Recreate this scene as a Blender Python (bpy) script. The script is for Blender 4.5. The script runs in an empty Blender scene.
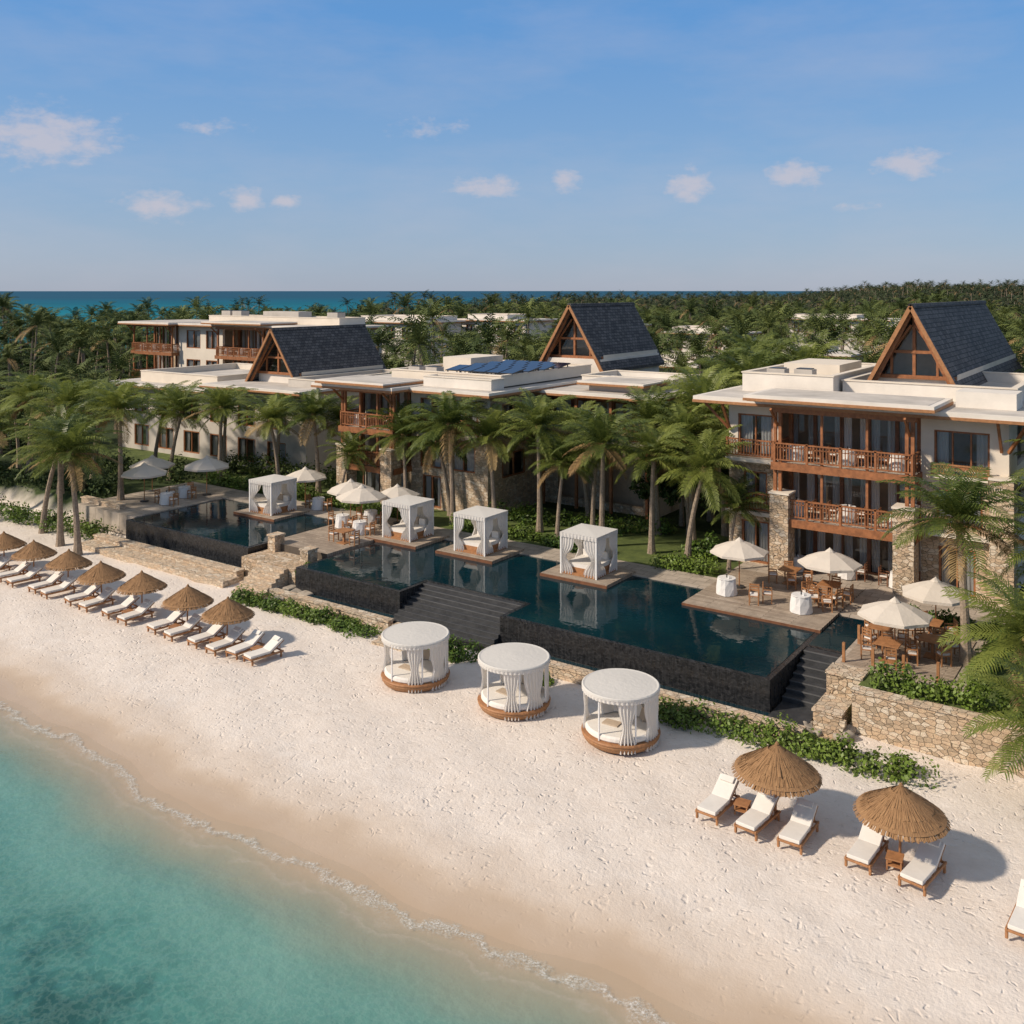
import bpy, math, random
import numpy as np
from mathutils import Vector, Matrix
random.seed(5); rng=np.random.default_rng(5)
sc=bpy.context.scene
sc.view_settings.view_transform='Standard'; sc.view_settings.look='None'; sc.view_settings.exposure=0
R=math.radians
# Site frame: X runs along the beach, Y runs inland, sand z=0, terraces z=1.6
CAM=(12.55,-34.55,16.0)

# ------------------------------------------------------------------ materials
def new_mat(name):
    m=bpy.data.materials.new(name); m.use_nodes=True
    return m, m.node_tree.nodes, m.node_tree.links, m.node_tree.nodes['Principled BSDF']
def ramp(N,stops,interp='LINEAR'):
    r=N.new('ShaderNodeValToRGB'); r.color_ramp.interpolation=interp
    e=r.color_ramp.elements
    while len(e)<len(stops): e.new(0.5)
    for i,(p,c) in enumerate(stops):
        e[i].position=p; e[i].color=(c[0],c[1],c[2],1) if not isinstance(c,(int,float)) else (c,c,c,1)
    return r
def noise(N,L,vec,scale,detail=4,rough=.55):
    n=N.new('ShaderNodeTexNoise'); n.inputs['Scale'].default_value=scale
    n.inputs['Detail'].default_value=detail; n.inputs['Roughness'].default_value=rough
    if vec is not None: L.new(vec,n.inputs['Vector'])
    return n
def bump(N,L,h,bsdf,strength=.4,dist=.02,prev=None):
    b=N.new('ShaderNodeBump'); b.inputs['Strength'].default_value=strength; b.inputs['Distance'].default_value=dist
    L.new(h,b.inputs['Height'])
    if prev is not None: L.new(prev,b.inputs['Normal'])
    if bsdf is not None: L.new(b.outputs[0],bsdf.inputs['Normal'])
    return b
def pos(N): return N.new('ShaderNodeNewGeometry').outputs['Position']
def simple(name,col,rough=.7,var=.15,vscale=2.0,bs=0,bscale=25,spec=.4,obj=False):
    m,N,L,B=new_mat(name)
    p=N.new('ShaderNodeTexCoord').outputs['Object'] if obj else pos(N)
    n=noise(N,L,p,vscale,4,.65)
    a=tuple(max(0,c*(1-var)) for c in col); b=tuple(min(1,c*(1+var)) for c in col)
    r=ramp(N,[(.3,a),(.7,b)]); L.new(n.outputs['Fac'],r.inputs[0]); L.new(r.outputs[0],B.inputs['Base Color'])
    B.inputs['Roughness'].default_value=rough; B.inputs['Specular IOR Level'].default_value=spec
    if bs: 
        n2=noise(N,L,p,bscale,2); bump(N,L,n2.outputs['Fac'],B,bs,.02)
    return m
def sep(N,L,v):
    s=N.new('ShaderNodeSeparateXYZ'); L.new(v,s.inputs[0]); return s
def comb(N,L,x,y,z=None):
    c=N.new('ShaderNodeCombineXYZ'); L.new(x,c.inputs[0]); L.new(y,c.inputs[1])
    if z is not None: L.new(z,c.inputs[2])
    return c.outputs[0]
def mth(N,L,op,a,b=None,clamp=False):
    m=N.new('ShaderNodeMath'); m.operation=op; m.use_clamp=clamp
    for i,v in enumerate((a,b)):
        if v is None: continue
        if isinstance(v,(int,float)): m.inputs[i].default_value=v
        else: L.new(v,m.inputs[i])
    return m.outputs[0]
def mixc(N,L,f,a,b,blend='MIX'):
    m=N.new('ShaderNodeMix'); m.data_type='RGBA'; m.blend_type=blend
    if isinstance(f,(int,float)): m.inputs[0].default_value=f
    else: L.new(f,m.inputs[0])
    for i,v in ((6,a),(7,b)):
        if isinstance(v,tuple): m.inputs[i].default_value=(v[0],v[1],v[2],1)
        else: L.new(v,m.inputs[i])
    return m.outputs[2]

def stone_mat(name,c1,c2,mortar,scale=3.2,flat=1.6):
    m,N,L,B=new_mat(name)
    p=pos(N)
    nd=noise(N,L,p,2.5,2); wv=N.new('ShaderNodeVectorMath'); wv.operation='MULTIPLY_ADD'; L.new(nd.outputs['Color'],wv.inputs[0]); wv.inputs[1].default_value=(.12,.12,.12); L.new(p,wv.inputs[2])
    mp=N.new('ShaderNodeMapping'); L.new(wv.outputs[0],mp.inputs[0]); mp.inputs['Scale'].default_value=(1,1,flat)
    v=N.new('ShaderNodeTexVoronoi'); v.inputs['Scale'].default_value=scale; v.inputs['Randomness'].default_value=.8; L.new(mp.outputs[0],v.inputs[0])
    e=N.new('ShaderNodeTexVoronoi'); e.feature='DISTANCE_TO_EDGE'; e.inputs['Scale'].default_value=scale; e.inputs['Randomness'].default_value=.8; L.new(mp.outputs[0],e.inputs[0])
    s=N.new('ShaderNodeSeparateColor'); L.new(v.outputs['Color'],s.inputs[0])
    cm=((c1[0]+c2[0])/2*1.05,(c1[1]+c2[1])/2*.93,(c1[2]+c2[2])/2*.82)
    r=ramp(N,[(0,c1),(.5,cm),(1,c2)]); L.new(s.outputs[0],r.inputs[0])
    n=noise(N,L,p,9,5,.75); nr=ramp(N,[(.3,.25),(.7,.75)]); L.new(n.outputs['Fac'],nr.inputs[0])
    c=mixc(N,L,.55,r.outputs[0],nr.outputs[0],'OVERLAY')
    er=ramp(N,[(.0,0),(.05,1)]); L.new(e.outputs['Distance'],er.inputs[0])
    c2_=mixc(N,L,mth(N,L,'ADD',mth(N,L,'MULTIPLY',er.outputs[0],.75),.25),mortar,c); L.new(c2_,B.inputs['Base Color'])
    B.inputs['Roughness'].default_value=.9; B.inputs['Specular IOR Level'].default_value=.2
    h=mth(N,L,'ADD',er.outputs[0],mth(N,L,'ADD',mth(N,L,'MULTIPLY',n.outputs['Fac'],.9),mth(N,L,'MULTIPLY',s.outputs[1],.8)))
    bump(N,L,h,B,.85,.06)
    return m
M={}
M['stone']=stone_mat('limestone_masonry',(.40,.31,.215),(.68,.58,.45),(.25,.20,.145),3.9,1.7)
M['stone_light']=stone_mat('limestone_ledge',(.50,.41,.31),(.66,.57,.45),(.32,.26,.19),3.6,2.2)
M['stucco']=simple('cream_stucco',(.70,.62,.515),.9,.07,.7,.25,40,.2)
M['stucco_white']=simple('white_stucco',(.71,.655,.58),.9,.10,.6,.2,30,.2)
M['roof_top']=simple('flat_roof_membrane',(.50,.46,.41),.95,.22,.45,.2,10,.2)
M['concrete']=simple('grey_concrete_render',(.50,.455,.40),.9,.15,.6,.2,20,.2)
M['nosing']=simple('step_nosing',(.10,.10,.10),.6,.2,2)
M['wood']=simple('red_hardwood',(.29,.115,.046),.55,.35,5,.2,30,.4)
M['wood_light']=simple('teak',(.35,.165,.07),.55,.25,6,.2,30,.4)
M['wood_dark']=simple('dark_timber',(.16,.066,.03),.6,.3,4,.2,30,.4)
M['wicker']=simple('wicker_base',(.34,.17,.075),.6,.35,18,.6,60,.4)
M['cushion']=simple('cream_cushion',(.72,.68,.62),.9,.05,3,.15,12,.2)
M['cushion_beige']=simple('beige_cushion',(.46,.37,.28),.9,.08,3,.15,12,.2)
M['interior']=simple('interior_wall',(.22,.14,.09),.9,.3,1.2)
M['plaster_int']=simple('interior_plaster',(.60,.44,.30),.9,.2,1.0)
M['metal']=simple('dark_metal',(.05,.05,.05),.4,.1,3)
M['panel']=simple('solar_panel_glass',(.012,.016,.035),.15,.1,3,0,1,.6)
M['white_paint']=simple('white_paint',(.78,.76,.73),.5,.04,3)
M['trunk']=simple('palm_trunk',(.28,.22,.165),.95,.35,9,.9,14,.1,obj=True)
M['rock']=simple('coral_rock',(.36,.31,.25),.95,.35,2.5,1,6,.2)
M['coconut']=simple('coconut',(.22,.16,.05),.6,.3,3,obj=True)

def fabric(name,col,tr=.3):
    m,N,L,B=new_mat(name)
    B.inputs['Base Color'].default_value=(*col,1); B.inputs['Roughness'].default_value=.95; B.inputs['Specular IOR Level'].default_value=.1
    t=N.new('ShaderNodeBsdfTranslucent'); t.inputs[0].default_value=(*col,1)
    mx=N.new('ShaderNodeMixShader'); mx.inputs[0].default_value=tr
    L.new(B.outputs[0],mx.inputs[1]); L.new(t.outputs[0],mx.inputs[2]); L.new(mx.outputs[0],N['Material Output'].inputs[0])
    n=noise(N,L,pos(N),6,3); bump(N,L,n.outputs['Fac'],B,.4,.05)
    return m
M['curtain']=fabric('white_curtain',(.80,.77,.73),.35)
M['canopy']=fabric('canopy_fabric',(.66,.635,.59),.1)
M['canvas']=fabric('umbrella_canvas',(.70,.63,.54),.15)
M['cloth']=fabric('tablecloth',(.76,.74,.71),.1)

def leafmat(name,c1,c2,tr=.35,rough=.45,scale=.6,far=False):
    m,N,L,B=new_mat(name)
    n=noise(N,L,pos(N),scale,1)
    oi=N.new('ShaderNodeObjectInfo')
    f=mth(N,L,'ADD',mth(N,L,'MULTIPLY',n.outputs['Fac'],.75),mth(N,L,'MULTIPLY',oi.outputs['Random'],.35))
    if not far:
        n2=noise(N,L,pos(N),9,0); f=mth(N,L,'ADD',f,mth(N,L,'MULTIPLY',mth(N,L,'SUBTRACT',n2.outputs['Fac'],.5),.7))
    r=ramp(N,[(.25,c1),(.8,c2)]); L.new(f,r.inputs[0]); L.new(r.outputs[0],B.inputs['Base Color'])
    B.inputs['Roughness'].default_value=rough; B.inputs['Specular IOR Level'].default_value=.35
    if tr>0:
        t=N.new('ShaderNodeBsdfTranslucent'); L.new(r.outputs[0],t.inputs[0])
        mx=N.new('ShaderNodeMixShader'); mx.inputs[0].default_value=tr
        L.new(B.outputs[0],mx.inputs[1]); L.new(t.outputs[0],mx.inputs[2]); L.new(mx.outputs[0],N['Material Output'].inputs[0])
    else:
        B.inputs['Roughness'].default_value=.7; B.inputs['Specular IOR Level'].default_value=.2
    return m
M['frond']=leafmat('palm_frond',(.062,.095,.020),(.24,.275,.060))
M['frond_mid']=leafmat('palm_frond_grove',(.036,.060,.017),(.145,.170,.045),0,.6,.3,True)
M['frond_dry']=leafmat('dry_frond',(.18,.11,.045),(.34,.24,.11),0)
M['leaf']=leafmat('shrub_leaf',(.055,.11,.018),(.19,.27,.045),.25)
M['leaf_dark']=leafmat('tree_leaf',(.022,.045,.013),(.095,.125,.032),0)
M['leaf_far']=leafmat('distant_forest_leaf',(.024,.040,.020),(.080,.098,.045),0,.7,.05,True)  # bluer leaf colour: aerial haze painted into the far foliage

def thatch():
    m,N,L,B=new_mat('straw_thatch')
    p=N.new('ShaderNodeTexCoord').outputs['Object']
    s=sep(N,L,p); an=mth(N,L,'MULTIPLY',mth(N,L,'ARCTAN2',s.outputs[1],s.outputs[0]),14)
    v=comb(N,L,an,mth(N,L,'MULTIPLY',s.outputs[2],3.0))
    n=noise(N,L,v,2.2,5,.7); r=ramp(N,[(.25,(.16,.08,.035)),(.55,(.36,.20,.09)),(.8,(.52,.32,.16))])
    L.new(n.outputs['Fac'],r.inputs[0]); L.new(r.outputs[0],B.inputs['Base Color']); B.inputs['Roughness'].default_value=.9
    bump(N,L,n.outputs['Fac'],B,.8,.04); return m
M['thatch']=thatch()

def slate():
    m,N,L,B=new_mat('slate_shingles')
    p=pos(N); s=sep(N,L,p)
    v=comb(N,L,s.outputs[1],mth(N,L,'MULTIPLY',s.outputs[2],1.15))
    b=N.new('ShaderNodeTexBrick'); L.new(v,b.inputs['Vector']); b.inputs['Scale'].default_value=1.0
    b.inputs['Brick Width'].default_value=.42; b.inputs['Row Height'].default_value=.26; b.inputs['Mortar Size'].default_value=.02
    b.inputs['Color1'].default_value=(.07,.067,.068,1); b.inputs['Color2'].default_value=(.145,.135,.13,1); b.inputs['Mortar'].default_value=(.02,.02,.022,1)
    n=noise(N,L,p,1.6,5); c=mixc(N,L,.45,b.outputs[0],n.outputs['Fac'],'OVERLAY')
    L.new(c,B.inputs['Base Color']); B.inputs['Roughness'].default_value=.75; B.inputs['Specular IOR Level'].default_value=.25
    bump(N,L,b.outputs['Fac'],B,-.9,.04); return m
M['slate']=slate()

def planks(name,c1,c2,w=.16,ln=2.6,rough=.7):
    m,N,L,B=new_mat(name)
    p=pos(N); s=sep(N,L,p); v=comb(N,L,s.outputs[0],s.outputs[1])
    b=N.new('ShaderNodeTexBrick'); L.new(v,b.inputs['Vector']); b.inputs['Scale'].default_value=1.0
    b.inputs['Brick Width'].default_value=ln; b.inputs['Row Height'].default_value=w; b.inputs['Mortar Size'].default_value=.012
    b.inputs['Color1'].default_value=(*c1,1); b.inputs['Color2'].default_value=(*c2,1); b.inputs['Mortar'].default_value=(c1[0]*.3,c1[1]*.3,c1[2]*.3,1)
    n=noise(N,L,p,2,5,.75); nr=ramp(N,[(.3,.3),(.7,.7)]); L.new(n.outputs['Fac'],nr.inputs[0]); c=mixc(N,L,.6,b.outputs[0],nr.outputs[0],'OVERLAY')
    L.new(c,B.inputs['Base Color']); B.inputs['Roughness'].default_value=rough
    bump(N,L,b.outputs['Fac'],B,-.5,.02); return m
M['deck']=planks('weathered_deck',(.30,.235,.175),(.42,.34,.26))
M['paving']=planks('stone_paving',(.35,.295,.235),(.46,.39,.315),.6,.9,.85)

def granite():
    m,N,L,B=new_mat('black_granite_tile')
    p=pos(N); s=sep(N,L,p); u=mth(N,L,'ADD',s.outputs[0],s.outputs[1])
    b=N.new('ShaderNodeTexBrick'); L.new(comb(N,L,u,s.outputs[2]),b.inputs['Vector']); b.inputs['Scale'].default_value=1
    b.inputs['Brick Width'].default_value=.12; b.inputs['Row Height'].default_value=.06; b.inputs['Mortar Size'].default_value=.004
    b.inputs['Color1'].default_value=(.010,.011,.013,1); b.inputs['Color2'].default_value=(.036,.036,.038,1); b.inputs['Mortar'].default_value=(.008,.008,.008,1)
    n=noise(N,L,p,6,5,.8); nr=ramp(N,[(.35,.2),(.65,.75)]); L.new(n.outputs['Fac'],nr.inputs[0]); c=mixc(N,L,.6,b.outputs[0],nr.outputs[0],'OVERLAY')
    L.new(c,B.inputs['Base Color'])
    mp=N.new('ShaderNodeMapping'); L.new(p,mp.inputs[0]); mp.inputs['Scale'].default_value=(8,8,1)
    n2=noise(N,L,mp.outputs[0],1.5,3); rr=ramp(N,[(.35,.15),(.65,.5)]); L.new(n2.outputs['Fac'],rr.inputs[0]); L.new(rr.outputs[0],B.inputs['Roughness'])
    bump(N,L,n2.outputs['Fac'],B,.4,.03); return m
M['granite']=granite()
def steptile():
    m,N,L,B=new_mat('dark_slate_step'); p=pos(N)
    n=noise(N,L,p,3,5,.7); r=ramp(N,[(.3,(.022,.023,.025)),(.7,(.055,.056,.058))]); L.new(n.outputs['Fac'],r.inputs[0]); L.new(r.outputs[0],B.inputs['Base Color'])
    B.inputs['Roughness'].default_value=.5; bump(N,L,n.outputs['Fac'],B,.3,.02); return m
M['steptile']=steptile()

def poolwater():
    m,N,L,B=new_mat('pool_water')
    p=pos(N)
    n0=noise(N,L,p,.25,2); r=ramp(N,[(.3,(.002,.014,.022)),(.7,(.004,.030,.040))]); L.new(n0.outputs['Fac'],r.inputs[0]); L.new(r.outputs[0],B.inputs['Base Color'])
    B.inputs['Roughness'].default_value=.03; B.inputs['IOR'].default_value=1.33
    n=noise(N,L,p,2.6,3,.5); bump(N,L,n.outputs['Fac'],B,.12,.05); return m
M['pool']=poolwater()

def glass():
    m,N,L,B=new_mat('window_glass')
    t=N.new('ShaderNodeBsdfTransparent'); t.inputs[0].default_value=(.80,.83,.84,1)
    g=N.new('ShaderNodeBsdfGlossy'); g.inputs['Roughness'].default_value=.03; g.inputs[0].default_value=(.8,.85,.9,1)
    lw=N.new('ShaderNodeLayerWeight'); lw.inputs[0].default_value=.35
    f=mth(N,L,'ADD',mth(N,L,'MULTIPLY',lw.outputs['Fresnel'],.4),.05)
    mx=N.new('ShaderNodeMixShader'); L.new(f,mx.inputs[0]); L.new(t.outputs[0],mx.inputs[1]); L.new(g.outputs[0],mx.inputs[2])
    L.new(mx.outputs[0],N['Material Output'].inputs[0]); return m
M['glass']=glass()

def ground_mat():
    m,N,L,B=new_mat('sand_and_soil')
    p=pos(N); at=N.new('ShaderNodeAttribute'); at.attribute_name='sd'; sd=at.outputs['Fac']  # distance inland of the waterline
    n=noise(N,L,p,.35,3); nn=mth(N,L,'SUBTRACT',n.outputs['Fac'],.5)
    nl=noise(N,L,p,1.8,5,.7)
    dry=ramp(N,[(.25,(.675,.59,.51)),(.75,(.78,.705,.63))]); L.new(nl.outputs['Fac'],dry.inputs[0])
    w=mth(N,L,'ADD',sd,mth(N,L,'MULTIPLY',nn,2.4))
    wfac=mth(N,L,'DIVIDE',w,5.0,True)
    wetf=ramp(N,[(.0,1),(.22,.85),(.48,.38),(.8,0)],'EASE'); L.new(wfac,wetf.inputs[0])
    wc=mixc(N,L,wetf.outputs[0],dry.outputs[0],(.46,.345,.24))
    g=noise(N,L,p,3.0,4,.7); gr=ramp(N,[(.3,(.020,.032,.010)),(.6,(.045,.070,.018)),(.85,(.10,.085,.05))]); L.new(g.outputs['Fac'],gr.inputs[0])
    lf=mth(N,L,'SUBTRACT',mth(N,L,'ADD',sd,mth(N,L,'MULTIPLY',nn,2)),17.2,True)
    c=mixc(N,L,lf,wc,gr.outputs[0]); L.new(c,B.inputs['Base Color'])
    rr=ramp(N,[(0,.95),(1,.22)]); rw=ramp(N,[(.0,1),(.16,.9),(.32,0)]); L.new(wfac,rw.inputs[0]); L.new(rw.outputs[0],rr.inputs[0]); L.new(rr.outputs[0],B.inputs['Roughness'])
    B.inputs['Specular IOR Level'].default_value=.3
    # footprints and trampled sand, fading out on the wet sand
    v=N.new('ShaderNodeTexVoronoi'); v.feature='SMOOTH_F1'; v.inputs['Scale'].default_value=3.4; v.inputs['Smoothness'].default_value=.4
    wv=N.new('ShaderNodeVectorMath'); wv.operation='ADD'; nd=noise(N,L,p,1.6,2); L.new(p,wv.inputs[0]); L.new(nd.outputs['Color'],wv.inputs[1]); L.new(wv.outputs[0],v.inputs[0])
    dip=ramp(N,[(.05,0),(.36,1)],'EASE'); L.new(v.outputs['Distance'],dip.inputs[0])
    nh=noise(N,L,p,8.0,5,.72)
    np_=noise(N,L,p,.5,2); pm=ramp(N,[(.34,.25),(.58,.9)]); L.new(np_.outputs['Fac'],pm.inputs[0])
    h=mth(N,L,'ADD',mth(N,L,'MULTIPLY',dip.outputs[0],pm.outputs[0]),mth(N,L,'MULTIPLY',nh.outputs['Fac'],1.0))
    h=mth(N,L,'MULTIPLY',h,mth(N,L,'SUBTRACT',1.0,mth(N,L,'MULTIPLY',wetf.outputs[0],1.0)))
    bump(N,L,h,B,.65,.065); return m
M['ground']=ground_mat()

def sea_mat():
    m,N,L,B=new_mat('shallow_sea_water')
    p=pos(N); at=N.new('ShaderNodeAttribute'); at.attribute_name='sd'; sd=at.outputs['Fac']
    n=noise(N,L,p,.22,3,.55); nn=mth(N,L,'SUBTRACT',n.outputs['Fac'],.5)
    d=mth(N,L,'DIVIDE',mth(N,L,'ADD',sd,mth(N,L,'MULTIPLY',nn,4.0)),12.0,True)
    r=ramp(N,[(.0,(.44,.42,.32)),(.08,(.31,.39,.31)),(.22,(.155,.32,.27)),(.45,(.075,.225,.195)),(.7,(.036,.150,.140)),(1,(.02,.10,.10))]); L.new(d,r.inputs[0])
    n2=noise(N,L,p,.55,5,.65); pr=ramp(N,[(.44,0),(.60,1)]); L.new(n2.outputs['Fac'],pr.inputs[0])
    pf=mth(N,L,'MULTIPLY',pr.outputs[0],mth(N,L,'MULTIPLY',mth(N,L,'SUBTRACT',d,.33,True),3.8,True))
    c=mixc(N,L,mth(N,L,'MULTIPLY',pf,.8),r.outputs[0],(.014,.068,.064))
    n3=noise(N,L,p,2.6,3,.6); rp=ramp(N,[(.42,0),(.5,1),(.58,0)]); L.new(n3.outputs['Fac'],rp.inputs[0])
    c=mixc(N,L,mth(N,L,'MULTIPLY',rp.outputs[0],.13),c,(.32,.48,.40))  # faint caustic light web painted into the water colour
    # foam at the edge
    nf=noise(N,L,p,1.1,4,.6); e=mth(N,L,'ADD',sd,mth(N,L,'MULTIPLY',mth(N,L,'SUBTRACT',nf.outputs['Fac'],.5),1.5))
    f1=ramp(N,[(.0,.1),(.06,.9),(.12,.65),(.20,.1),(.28,.0),(.31,.4),(.38,0)]); L.new(mth(N,L,'DIVIDE',e,3.0,True),f1.inputs[0])
    nf2=noise(N,L,p,16,5,.75); br=ramp(N,[(.36,.1),(.62,1)]); L.new(nf2.outputs['Fac'],br.inputs[0])
    foam=mth(N,L,'MULTIPLY',f1.outputs[0],br.outputs[0],True)
    c=mixc(N,L,foam,c,(.80,.79,.76)); L.new(c,B.inputs['Base Color'])
    rr=mth(N,L,'ADD',.12,mth(N,L,'MULTIPLY',foam,.6)); L.new(rr,B.inputs['Roughness']); B.inputs['IOR'].default_value=1.33
    al=ramp(N,[(.0,0.08),(.12,.36),(.40,.94),(.5,1)]); L.new(mth(N,L,'DIVIDE',sd,8.0,True),al.inputs[0])
    L.new(mth(N,L,'MAXIMUM',al.outputs[0],mth(N,L,'MULTIPLY',foam,.9)),B.inputs['Alpha'])
    nw=noise(N,L,p,1.8,5,.6); bump(N,L,nw.outputs['Fac'],B,.45,.12); return m
M['sea']=sea_mat()
def ocean_mat():
    m,N,L,B=new_mat('open_ocean_water')
    p=pos(N)
    mp=N.new('ShaderNodeMapping'); L.new(p,mp.inputs[0]); mp.inputs['Rotation'].default_value=(0,0,R(-35)); mp.inputs['Scale'].default_value=(.003,.014,1)
    n=noise(N,L,mp.outputs[0],1.0,5,.6)
    d=N.new('ShaderNodeVectorMath'); d.operation='LENGTH'; L.new(p,d.inputs[0])
    f=mth(N,L,'DIVIDE',d.outputs['Value'],2500,True)
    r=ramp(N,[(.0,(.0,.20,.24)),(.25,(.0,.165,.215)),(.6,(.0,.10,.155)),(1,(.010,.075,.13))]); L.new(f,r.inputs[0])
    c=mixc(N,L,.35,r.outputs[0],n.outputs['Fac'],'OVERLAY'); L.new(c,B.inputs['Base Color'])
    B.inputs['Roughness'].default_value=.6; B.inputs['Specular IOR Level'].default_value=.08
    return m
M['ocean']=ocean_mat()
def lawn_mat():
    m,N,L,B=new_mat('lawn_grass'); p=pos(N)
    n=noise(N,L,p,1.2,5,.7); r=ramp(N,[(.3,(.055,.085,.018)),(.7,(.14,.18,.04))]); L.new(n.outputs['Fac'],r.inputs[0]); L.new(r.outputs[0],B.inputs['Base Color'])
    B.inputs['Roughness'].default_value=.9; n2=noise(N,L,p,40,2); bump(N,L,n2.outputs['Fac'],B,.8,.05); return m
M['lawn']=lawn_mat()

# ------------------------------------------------------------------ mesh builder
class MB:
    def __init__(s): s.v=[]; s.n=0; s.f=[]; s.m=[]; s.mats=[]
    def mi(s,mat):
        mat=M[mat] if isinstance(mat,str) else mat
        if mat not in s.mats: s.mats.append(mat)
        return s.mats.index(mat)
    def add(s,V,F,mat):
        V=np.asarray(V,float).reshape(-1,3); k=s.mi(mat); o=s.n
        s.v.append(V); s.n+=len(V)
        for f in F: s.f.append(tuple(int(i)+o for i in f)); s.m.append(k)
    def box(s,x0,x1,y0,y1,z0,z1,mat,T=None):
        V=np.array([(x,y,z) for z in (z0,z1) for y in (y0,y1) for x in (x0,x1)],float)
        if T is not None: V=V@np.array(T.to_3x3()).T+np.array(T.to_translation())
        s.add(V,[(0,2,3,1),(4,5,7,6),(0,1,5,4),(2,6,7,3),(0,4,6,2),(1,3,7,5)],mat)
    def beam(s,p,q,w,h,mat):
        p=Vector(p); q=Vector(q); d=(q-p); d.normalize()
        up=Vector((0,0,1)) if abs(d.z)<.98 else Vector((0,1,0))
        x=d.cross(up).normalized(); z=x.cross(d)
        V=[]
        for e in (p,q):
            for a,b in ((-1,-1),(1,-1),(1,1),(-1,1)): V.append(tuple(e+x*(a*w/2)+z*(b*h/2)))
        s.add(V,[(0,1,2,3),(7,6,5,4),(0,4,5,1),(1,5,6,2),(2,6,7,3),(3,7,4,0)],mat)
    def rev(s,prof,n,mat,c=(0,0,0),wob=0,ph=0):
        V=[]
        for i,(r,z) in enumerate(prof):
            for k in range(n):
                t=2*math.pi*k/n+ph; rr=r*(1+wob*math.sin(k*2.4+i))
                V.append((c[0]+rr*math.cos(t),c[1]+rr*math.sin(t),c[2]+z))
        F=[]
        for i in range(len(prof)-1):
            for k in range(n):
                a=i*n+k;b=i*n+(k+1)%n; F.append((a,b,b+n,a+n))
        s.add(V,F,mat)
    def sheet(s,path,z0,z1,amp,pl,mat,nz=6,pinch=None,pz=.5):
        path=[np.array(p,float) for p in path]; segs=[np.linalg.norm(path[i+1]-path[i]) for i in range(len(path)-1)]; tot=sum(segs)
        n=max(8,int(tot/pl*6)); V=[];F=[]
        pts=[]
        for i in range(n+1):
            t=tot*i/n; k=0
            while k<len(segs)-1 and t>segs[k]: t-=segs[k];k+=1
            d=(path[k+1]-path[k])/max(segs[k],1e-6); pts.append((path[k]+d*t,np.array((-d[1],d[0]))))
        cen=sum(p for p,_ in pts)/len(pts)
        for j in range(nz+1):
            u=j/nz; z=z1+(z0-z1)*u
            w=1.0
            if pinch: w=1-(1-pinch)*math.exp(-((u-pz)/.22)**2)
            for i,(p,nn) in enumerate(pts):
                a=amp*(.35+.65*u)*math.sin(i*2*math.pi/6+ .5*math.sin(u*3+i*.1))
                q=p+nn*a; q=cen+(q-cen)*w
                V.append((q[0],q[1],z))
        for j in range(nz):
            for i in range(n): a=j*(n+1)+i; F.append((a,a+1,a+n+2,a+n+1))
        s.add(V,F,mat)
    def merge(s,o,T):
        A=np.array(T.to_3x3()); t=np.array(T.to_translation()); off=s.n
        for V in o.v: s.v.append(V@A.T+t); s.n+=len(V)
        mm=[s.mi(x) for x in o.mats]
        for f,m in zip(o.f,o.m): s.f.append(tuple(i+off for i in f)); s.m.append(mm[m])
    def mesh(s,name,smooth=False):
        me=bpy.data.meshes.new(name); V=np.concatenate(s.v) if s.v else np.zeros((0,3))
        me.from_pydata(V.tolist(),[],s.f)
        for m in s.mats: me.materials.append(m)
        me.polygons.foreach_set('material_index',s.m)
        if smooth: me.polygons.foreach_set('use_smooth',[True]*len(s.f))
        me.update(); return me
    def obj(s,name,loc=(0,0,0),rot=0,smooth=False,parent=None):
        return place(s.mesh(name,smooth),name,loc,rot,parent=parent)
def place(me,name,loc=(0,0,0),rot=0,scale=1,parent=None,tilt=(0,0)):
    o=bpy.data.objects.new(name,me); sc.collection.objects.link(o)
    o.location=loc; o.rotation_euler=(tilt[0],tilt[1],rot); o.scale=(scale,)*3 if isinstance(scale,(int,float)) else scale
    if parent: o.parent=parent
    return o
class Group:
    def __init__(s,name):
        s.e=bpy.data.objects.new(name,None); sc.collection.objects.link(s.e); s.p={}
    def __getitem__(s,k):
        if k not in s.p: s.p[k]=MB()
        return s.p[k]
    def done(s):
        for k,mb in s.p.items():
            if mb.n: mb.obj(k,parent=s.e)
        return s.e

# ------------------------------------------------------------------ terrain & sea
def shore(a): return -15.15+.36*np.sin(a*.22+1.0)+.20*np.sin(a*.61+.4)+.09*np.sin(a*1.7)
def picXY(a,b):
    da=a-CAM[0]; db=b-CAM[1]; return .819*da+.574*db, -.574*da+.819*db
def sm(x): x=np.clip(x,0,1); return x*x*(3-2*x)
def land(a,b):
    X,Y=picXY(a,b)
    c=np.interp(Y,[140,215,290,380,500,900,1000,2500],[-420,-122,-82,-58,-32,45,300,420])
    return sm((X-c)/12+.5)*sm((2400-Y)/200)
def gh(a,b):
    d=b-shore(a)
    h=np.interp(d,[-6000,-60,-30,-10,-3,0,2.5,6,13,17.2,18.4,60,6000],[-8,-6,-3.5,-1.5,-.80,-.45,-.22,-.02,.06,.15,1.45,1.5,1.5])
    X,Y=picXY(a,b)
    hill=10.5*sm((X-.30*Y)/110+.2)*sm((Y-430)/350)+ .8*np.sin(a*.03)*np.sin(b*.025)*sm((b-100)/80)
    m=land(a,b)*1.0
    f=np.where(d>25,m,1.0)
    return (h+hill)*f+(-6)*(1-f)
aa=np.concatenate([[-9000,-3000],np.arange(-1500,-400,60),np.arange(-400,-120,12),np.arange(-120,40,.8),np.arange(40,200,8),np.arange(200,1600,60),[3000,9000]])
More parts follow.
